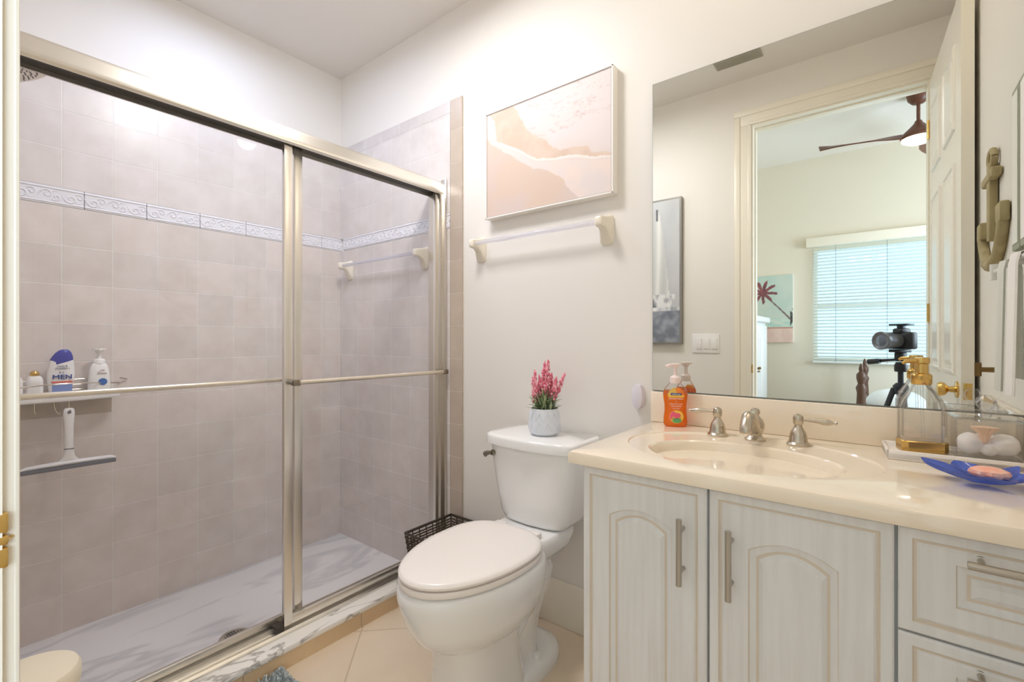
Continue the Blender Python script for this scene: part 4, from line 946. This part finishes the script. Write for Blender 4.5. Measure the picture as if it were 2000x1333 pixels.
bm = NB(); My = Matrix.Rotation(R(-90), 3, 'Y'); lathe(bm, [(.021, 0), (.021, .006), (.008, .010), (.007, .046)], (XW, 1.15, 1.034), 24, M=My); obj('post', bm, BRONZE, v)
bm = NB(); tube(bm, [(XW-.046, 1.15, 1.014), (XW-.046, 1.15, 1.054)], .008, 14); obj('end_bar', bm, BRONZE, v)
v = thing('towel_holder', (XW, 1.42, 1.27), 'white towel arm on the side wall near the mirror', 'towel holder')
bm = NB(); tube(bm, [(XW-.034, 1.326, 1.283), (XW-.034, 1.326, 1.325)], .011, 16); tube(bm, [(XW-.034, 1.326, 1.304), (XW-.034, 1.54, 1.304)], .005, 10); obj('arm', bm, WHITEP, v)
bm = NB(); tube(bm, [(XW-.034, 1.53, 1.304), (XW, 1.53, 1.304)], .007, 10); lathe(bm, [(.02, 0), (.02, .005)], (XW, 1.53, 1.304), 18, M=My); obj('mount', bm, WHITEP, v)
bm = NB(); rings = []
for k, (x, z_) in enumerate(((XW-.052, 1.00), (XW-.050, 1.15), (XW-.048, 1.29), (XW-.044, 1.312), (XW-.034, 1.316), (XW-.024, 1.312), (XW-.020, 1.29), (XW-.018, 1.15), (XW-.016, 1.03))):
    rings.append([(x+.0035*math.sin(q*7+k*.3)+dxx, 1.455+.065*q, z_) for q, dxx in [(j/8, -.002) for j in range(9)]+[(1-j/8, .002) for j in range(9)]])
bridge(bm, rings); tag(obj('hand_towel', bm, TOWELM), 'white hand towel hanging on the side wall arm, seen in the mirror', 'towel')
v = thing('wall_shelf_frame', (XW-.02, 1.42, 1.33), 'sage green framed picture on the side wall next to the mirror', 'picture')
obj('frame', B(XW-.026, XW, 1.473, 1.55, 1.335, 1.72, bev=.003), SAGE, v, smooth=False)
obj('panel', B(XW-.0275, XW-.024, 1.485, 1.538, 1.350, 1.705), PICW, v, smooth=False)

# ================================================================ BEDROOM seen in the mirror
BY = -2.6; BX0, BX1, BZ = -1.45, 2.2, 3.0; yo = YF-.12
struct('floor_bedroom', B(BX0, BX1, BY, yo, -.1, 0), CARPET, smooth=False)
struct('ceiling_bedroom', B(BX0, BX1, BY, yo, BZ, BZ+.08), CEIL, smooth=False)
struct('wall_bedroom_left', B(BX0-.1, BX0, BY-.1, yo, -.1, BZ), BEDW, smooth=False)
bm = NB()
WX0, WX1, WZ0, WZ1 = -.54, .66, .90, 2.08
box(bm, BX0, WX0, BY-.12, BY, -.1, BZ); box(bm, WX1, BX1, BY-.12, BY, -.1, BZ); box(bm, WX0, WX1, BY-.12, BY, -.1, WZ0); box(bm, WX0, WX1, BY-.12, BY, WZ1, BZ)
struct('wall_bedroom_window', bm, BEDW, smooth=False)
bm = NB(); box(bm, BX1, BX1+.1, BY, -2.0, -.1, BZ); box(bm, BX1, BX1+.1, -.5, yo, -.1, BZ); box(bm, BX1, BX1+.1, -2.0, -.5, -.1, .8); box(bm, BX1, BX1+.1, -2.0, -.5, 2.15, BZ)
struct('wall_bedroom_right', bm, BEDW, smooth=False)
struct('wall_bedroom_door_side', B(XW, BX1, yo, yo+.1, -.1, BZ), BEDW, smooth=False)
def window(name, args_frame, glassargs, lab):
    bm = NB()
    for a in args_frame: box(bm, *a, bev=.003, seg=1)
    o = struct(name, bm, TRIMM, label=lab, smooth=False)
    g = obj('pane', B(*glassargs), GLASS, o, smooth=False); g['kind'] = 'structure'
    return o
f = [(WX0, WX0+.04, BY-.09, BY-.03, WZ0, WZ1), (WX1-.04, WX1, BY-.09, BY-.03, WZ0, WZ1), (WX0+.04, WX1-.04, BY-.09, BY-.03, WZ0, WZ0+.04), (WX0+.04, WX1-.04, BY-.09, BY-.03, WZ1-.04, WZ1), (WX0+.04, WX1-.04, BY-.09, BY-.04, 1.44, 1.50)]
window('window_1', f, (WX0+.03, WX1-.03, BY-.07, BY-.064, WZ0+.03, WZ1-.03), 'bedroom window with white blinds, seen in the mirror')
f = [(BX1+.01, BX1+.07, -2.0, -1.96, .8, 2.15), (BX1+.01, BX1+.07, -.54, -.5, .8, 2.15), (BX1+.01, BX1+.07, -1.96, -.54, .8, .84), (BX1+.01, BX1+.07, -1.96, -.54, 2.11, 2.15)]
window('added_window', f, (BX1+.04, BX1+.046, -1.97, -.53, .83, 2.12), 'unseen bedroom window added for the fill daylight')  # made-up window out of view, added to go with the side daylight
v = thing('window_blind', (.06, BY+.01, .88), 'white horizontal slat blind over the bedroom window', 'blind')
bm = NB(); ns = 34
for k in range(ns):
    z_ = WZ0+.02+k*(WZ1-WZ0-.05)/ns; box(bm, WX0+.01, WX1-.01, -.022, .022, -.0013, .0013, M=Matrix.Translation((0, BY+.035, z_)) @ Matrix.Rotation(R(14), 4, 'X'))
obj('slats', bm, BLINDM, v, smooth=False)
bm = NB(); box(bm, WX0-.05, WX1+.05, BY+.001, BY+.075, WZ1-.01, WZ1+.085, bev=.004); obj('valance', bm, TRIMM, v)
bm = NB(); box(bm, WX0+.005, WX1-.005, BY+.012, BY+.058, WZ0-.012, WZ0+.006, bev=.003); obj('bottom_rail', bm, BLINDM, v)
for x in (WX0+.20, WX0+.6, WX1-.2):
    bm = NB(); tube(bm, [(x, BY+.06, WZ0), (x, BY+.06, WZ1)], .0016, 5); obj('ladder_cord', bm, GREYI, v)
# fan
fxx, fyy = .235, -1.60
v = thing('ceiling_fan', (fxx, fyy, 2.66), 'walnut ceiling fan with lit lamp in the bedroom, seen in the mirror', 'ceiling fan')
bm = NB(); lathe(bm, [(.02, -.075), (.04, -.07), (.065, -.04), (.072, 0)], (fxx, fyy, BZ)); obj('canopy', bm, WOODFAN, v)
bm = NB(); tube(bm, [(fxx, fyy, BZ-.06), (fxx, fyy, 2.80)], .012); obj('down_rod', bm, WOODFAN, v)
bm = NB(); lathe(bm, [(.105, -.005), (.11, .01), (.10, .035), (.06, .075), (.028, .11), (.02, .13)], (fxx, fyy, 2.665), 36); obj('motor_housing', bm, WOODFAN, v)
bm = NB(); lathe(bm, [(.02, -.035), (.07, -.03), (.10, -.012), (.103, 0)], (fxx, fyy, 2.66), 36); obj('lamp_glass', bm, LAMPF, v, 'lit white lamp')
for k in range(3):
    a = R(168+120*k); d = Vector((math.cos(a), math.sin(a), 0)); s = Vector((-d.y, d.x, 0)); c0 = Vector((fxx, fyy, 2.69)); bm = NB(); rings = []
    for q, (w_, dz) in enumerate(((.03, 0), (.045, .002), (.07, .004), (.075, .005), (.07, .006), (.06, .006), (.03, .006))):
        c = c0+d*(.09+.091*q); rings.append([c+s*w_+Vector((0, 0, dz+.030)), c-s*w_+Vector((0, 0, dz-.022)), c-s*w_+Vector((0, 0, dz-.032)), c+s*w_+Vector((0, 0, dz+.020))])
    bridge(bm, rings); obj('blade', bm, WOODFAN, v)
# armoire
v = thing('armoire', (-1.15, -1.7, 0), 'white armoire in the bedroom, seen in the mirror', 'armoire')
obj('body', B(-1.42, -.90, -2.16, -1.12, 0, 1.29, bev=.004), CABW, v)
obj('crown', B(-1.44, -.862, -2.20, -1.08, 1.29, 1.345, bev=.014), CABW, v)
for y0 in (-2.15, -1.66):
    bm = NB(); box(bm, -.901, -.884, y0, y0+.482, .42, 1.26, bev=.003); 
    box(bm, -.886, -.878, y0+.05, y0+.432, .50, 1.18, bev=.004); box(bm, -.880, -.872, y0+.09, y0+.392, .54, 1.14, bev=.004)
    d = obj('door', bm, CABW, v); yk = y0+(.46 if y0 < -2 else .022)
    bm = NB(); sphere(bm, (-.866, yk, .86), .013, 2); sphere(bm, (-.870, yk, .83), .009, 1); obj('knob', bm, BRONZE, d, 'dark knob')
obj('drawer', B(-.901, -.884, -2.15, -1.178, .08, .40, bev=.004), CABW, v)
# palm picture
def palm(u, v_):
    c = mixc((182, 204, 196), (206, 214, 204), fb(u, v_, 2)+.5)
    if v_ < .36: c = mixc((176, 210, 200), (214, 222, 210), fb(u, v_*4, 6)+.5)
    if v_ < .22: c = mixc((222, 190, 180), (232, 206, 194), fb(u, v_, 6)+.5)
    if .20 < v_ < .225: c = (196, 150, 136)
    # trunk from crown (.36,.72) to (.98,.33)
    t = (u-.46)/.54
    if 0 < t < 1 and abs(v_-(.72-.36*t-.06*t*t)) < .010+.008*t: c = (116, 92, 88)
    du, dv = u-.45, (v_-.75)*1.4; r = math.hypot(du, dv); a = math.atan2(dv, du)
    lim = .25*(.30+.70*abs(math.cos(4.5*a+.5))**1.6)*(1+.25*fb(u, v_, 9))
    if r < lim: c = mixc((150, 84, 88), (110, 70, 74), fb(u, v_, 20)+.5)
    if .945 < u < .99 and .25 < v_ < .50 and fb(u, v_, 16) > -.08: c = (70, 70, 66)
    return c
v = thing('palm_picture', (-.93, BY+.015, 1.09), 'canvas of a leaning palm tree on the bedroom wall, seen in the mirror', 'picture')
obj('canvas_body', B(-1.23, -.712, BY, BY+.03, 1.095, 1.815), PICW, v, smooth=False)
canvas('print', lambda a, b: (-1.23+.518*a, BY+.0305, 1.095+.72*b), 90, 130, palm, v)
# bed
v = thing('bed', (.75, -1.75, 0), 'dark wooden bed with white duvet in the bedroom, low in the mirror', 'bed')
for yy, zt in ((-1.28, .945), (-1.20, .99)) if False else ((-1.28, .945), (-2.42, .945)):
    bm = NB(); lathe(bm, [(.030, 0), (.030, .3), (.022, .34), (.030, .40), (.024, .45), (.032, .60), (.026, .72), (.034, .76), (.020, .79), (.030, .83), (.030, .86), (.012, .885), (.016, .90), (.010, .93), (.002, zt)], (-.107, yy, 0), 20); obj('bed_post', bm, BEDWOOD, v, 'turned bed post')
obj('footboard', B(-.125, -.09, -2.40, -1.30, .22, .62, bev=.01), BEDWOOD, v)
obj('side_rail', B(-.09, 1.95, -1.30, -1.27, .22, .38, bev=.005), BEDWOOD, v)
obj('headboard', B(1.93, 1.98, -2.40, -1.30, .2, 1.15, bev=.01), BEDWOOD, v)
obj('mattress', B(-.085, 1.92, -2.38, -1.31, .28, .55, bev=.04, seg=4), DUVET, v)
bm = NB(); vs = sphere(bm, (.10, -1.62, .62), .19, 3, (1.0, 1.35, .62)); obj('folded_duvet', bm, DUVET, v, 'white rolled duvet')
# photographer's camera on a tripod
F = Vector((-.62, .785, 0)); RT = Vector((.785, .62, 0)); U = Vector((0, 0, 1)); CC = Vector((0, 0, 1.118))
def fr(f_, r_, u_): return tuple(CC+F*f_+RT*r_+U*u_)
MF = Matrix(((RT.x, F.x, 0, 0), (RT.y, F.y, 0, 0), (0, 0, 1, 0), (0, 0, 0, 1)))
v = thing('camera_on_tripod', (.09, -.115, 0), 'black camera on a tripod, seen in the mirror', 'camera')
def fbox(bm, r0, r1, f0, f1, u0, u1, bev=.004): box(bm, r0, r1, f0, f1, u0, u1, bev=bev, M=Matrix.Translation(CC) @ MF)
LM = MF.to_3x3() @ Matrix.Rotation(R(-90), 3, 'X')
bm = NB(); lathe(bm, [(.034, -.125), (.036, -.09), (.040, -.075), (.040, -.045), (.046, -.035), (.048, -.010), (.044, -.008), (.036, -.014)], tuple(CC), 36, M=LM); cb = obj('lens', bm, mat('grey lens barrel', S(112, 116, 124), .35, .3), v)
bm = NB(); lathe(bm, [(.037, -.016), (.02, -.012), (.004, -.011)], tuple(CC), 36, M=LM); obj('front_element', bm, LENSM, cb)
bm = NB(); fbox(bm, -.066, .066, -.175, -.122, -.045, .045, .010); fbox(bm, -.026, .026, -.185, -.118, .035, .066, .010); fbox(bm, -.068, -.035, -.175, -.105, -.045, .040, .010); body_ = obj('camera_body', bm, BLACK, v)
bm = NB(); fbox(bm, -.045, .045, -.18, -.12, .080, .090, .003); fbox(bm, -.014, .014, -.165, -.135, .064, .082, .003); obj('hot_shoe_level', bm, DKGREY, body_)
bm = NB(); fbox(bm, -.03, .03, -.18, -.10, -.062, -.046, .003); fbox(bm, -.022, .022, -.165, -.125, -.11, -.06, .008)
lathe(bm, [(.026, 0), (.028, .01), (.028, .035), (.02, .05)], fr(-.145, 0, -.165), 24); obj('tripod_head', bm, BLACK, v)
bm = NB(); tube(bm, [fr(-.145, 0, -.10), fr(-.12, -.05, -.105), fr(-.10, -.12, -.115)], [.006, .007, .012], 12); tube(bm, [fr(-.10, -.075, -.111), fr(-.095, -.135, -.118)], .014, 12); obj('pan_handle', bm, BLACK, v)
bm = NB(); tube(bm, [fr(-.145, 0, -.165), fr(-.145, 0, -.50)], .013, 14); lathe(bm, [(.03, 0), (.034, .02), (.034, .045), (.02, .06)], fr(-.145, 0, -.285), 20); obj('centre_column', bm, DKGREY, v)
for f_, r_ in ((.10, -.17), (-.36, -.10), (-.13, .10)):
    a = Vector(fr(-.145+(f_+.145)*.08, r_*.12, -.255)); b = Vector(fr(f_, r_, -1.10)); mdl = a.lerp(b, .5)
    bm = NB(); tube(bm, [a, mdl], .0135, 10); tube(bm, [mdl, b], .009, 10); tube(bm, [mdl-Vector((0, 0, .02)), mdl+Vector((0, 0, .02))], .016, 10); sphere(bm, tuple(b), .013, 2); obj('leg', bm, DKGREY, v)
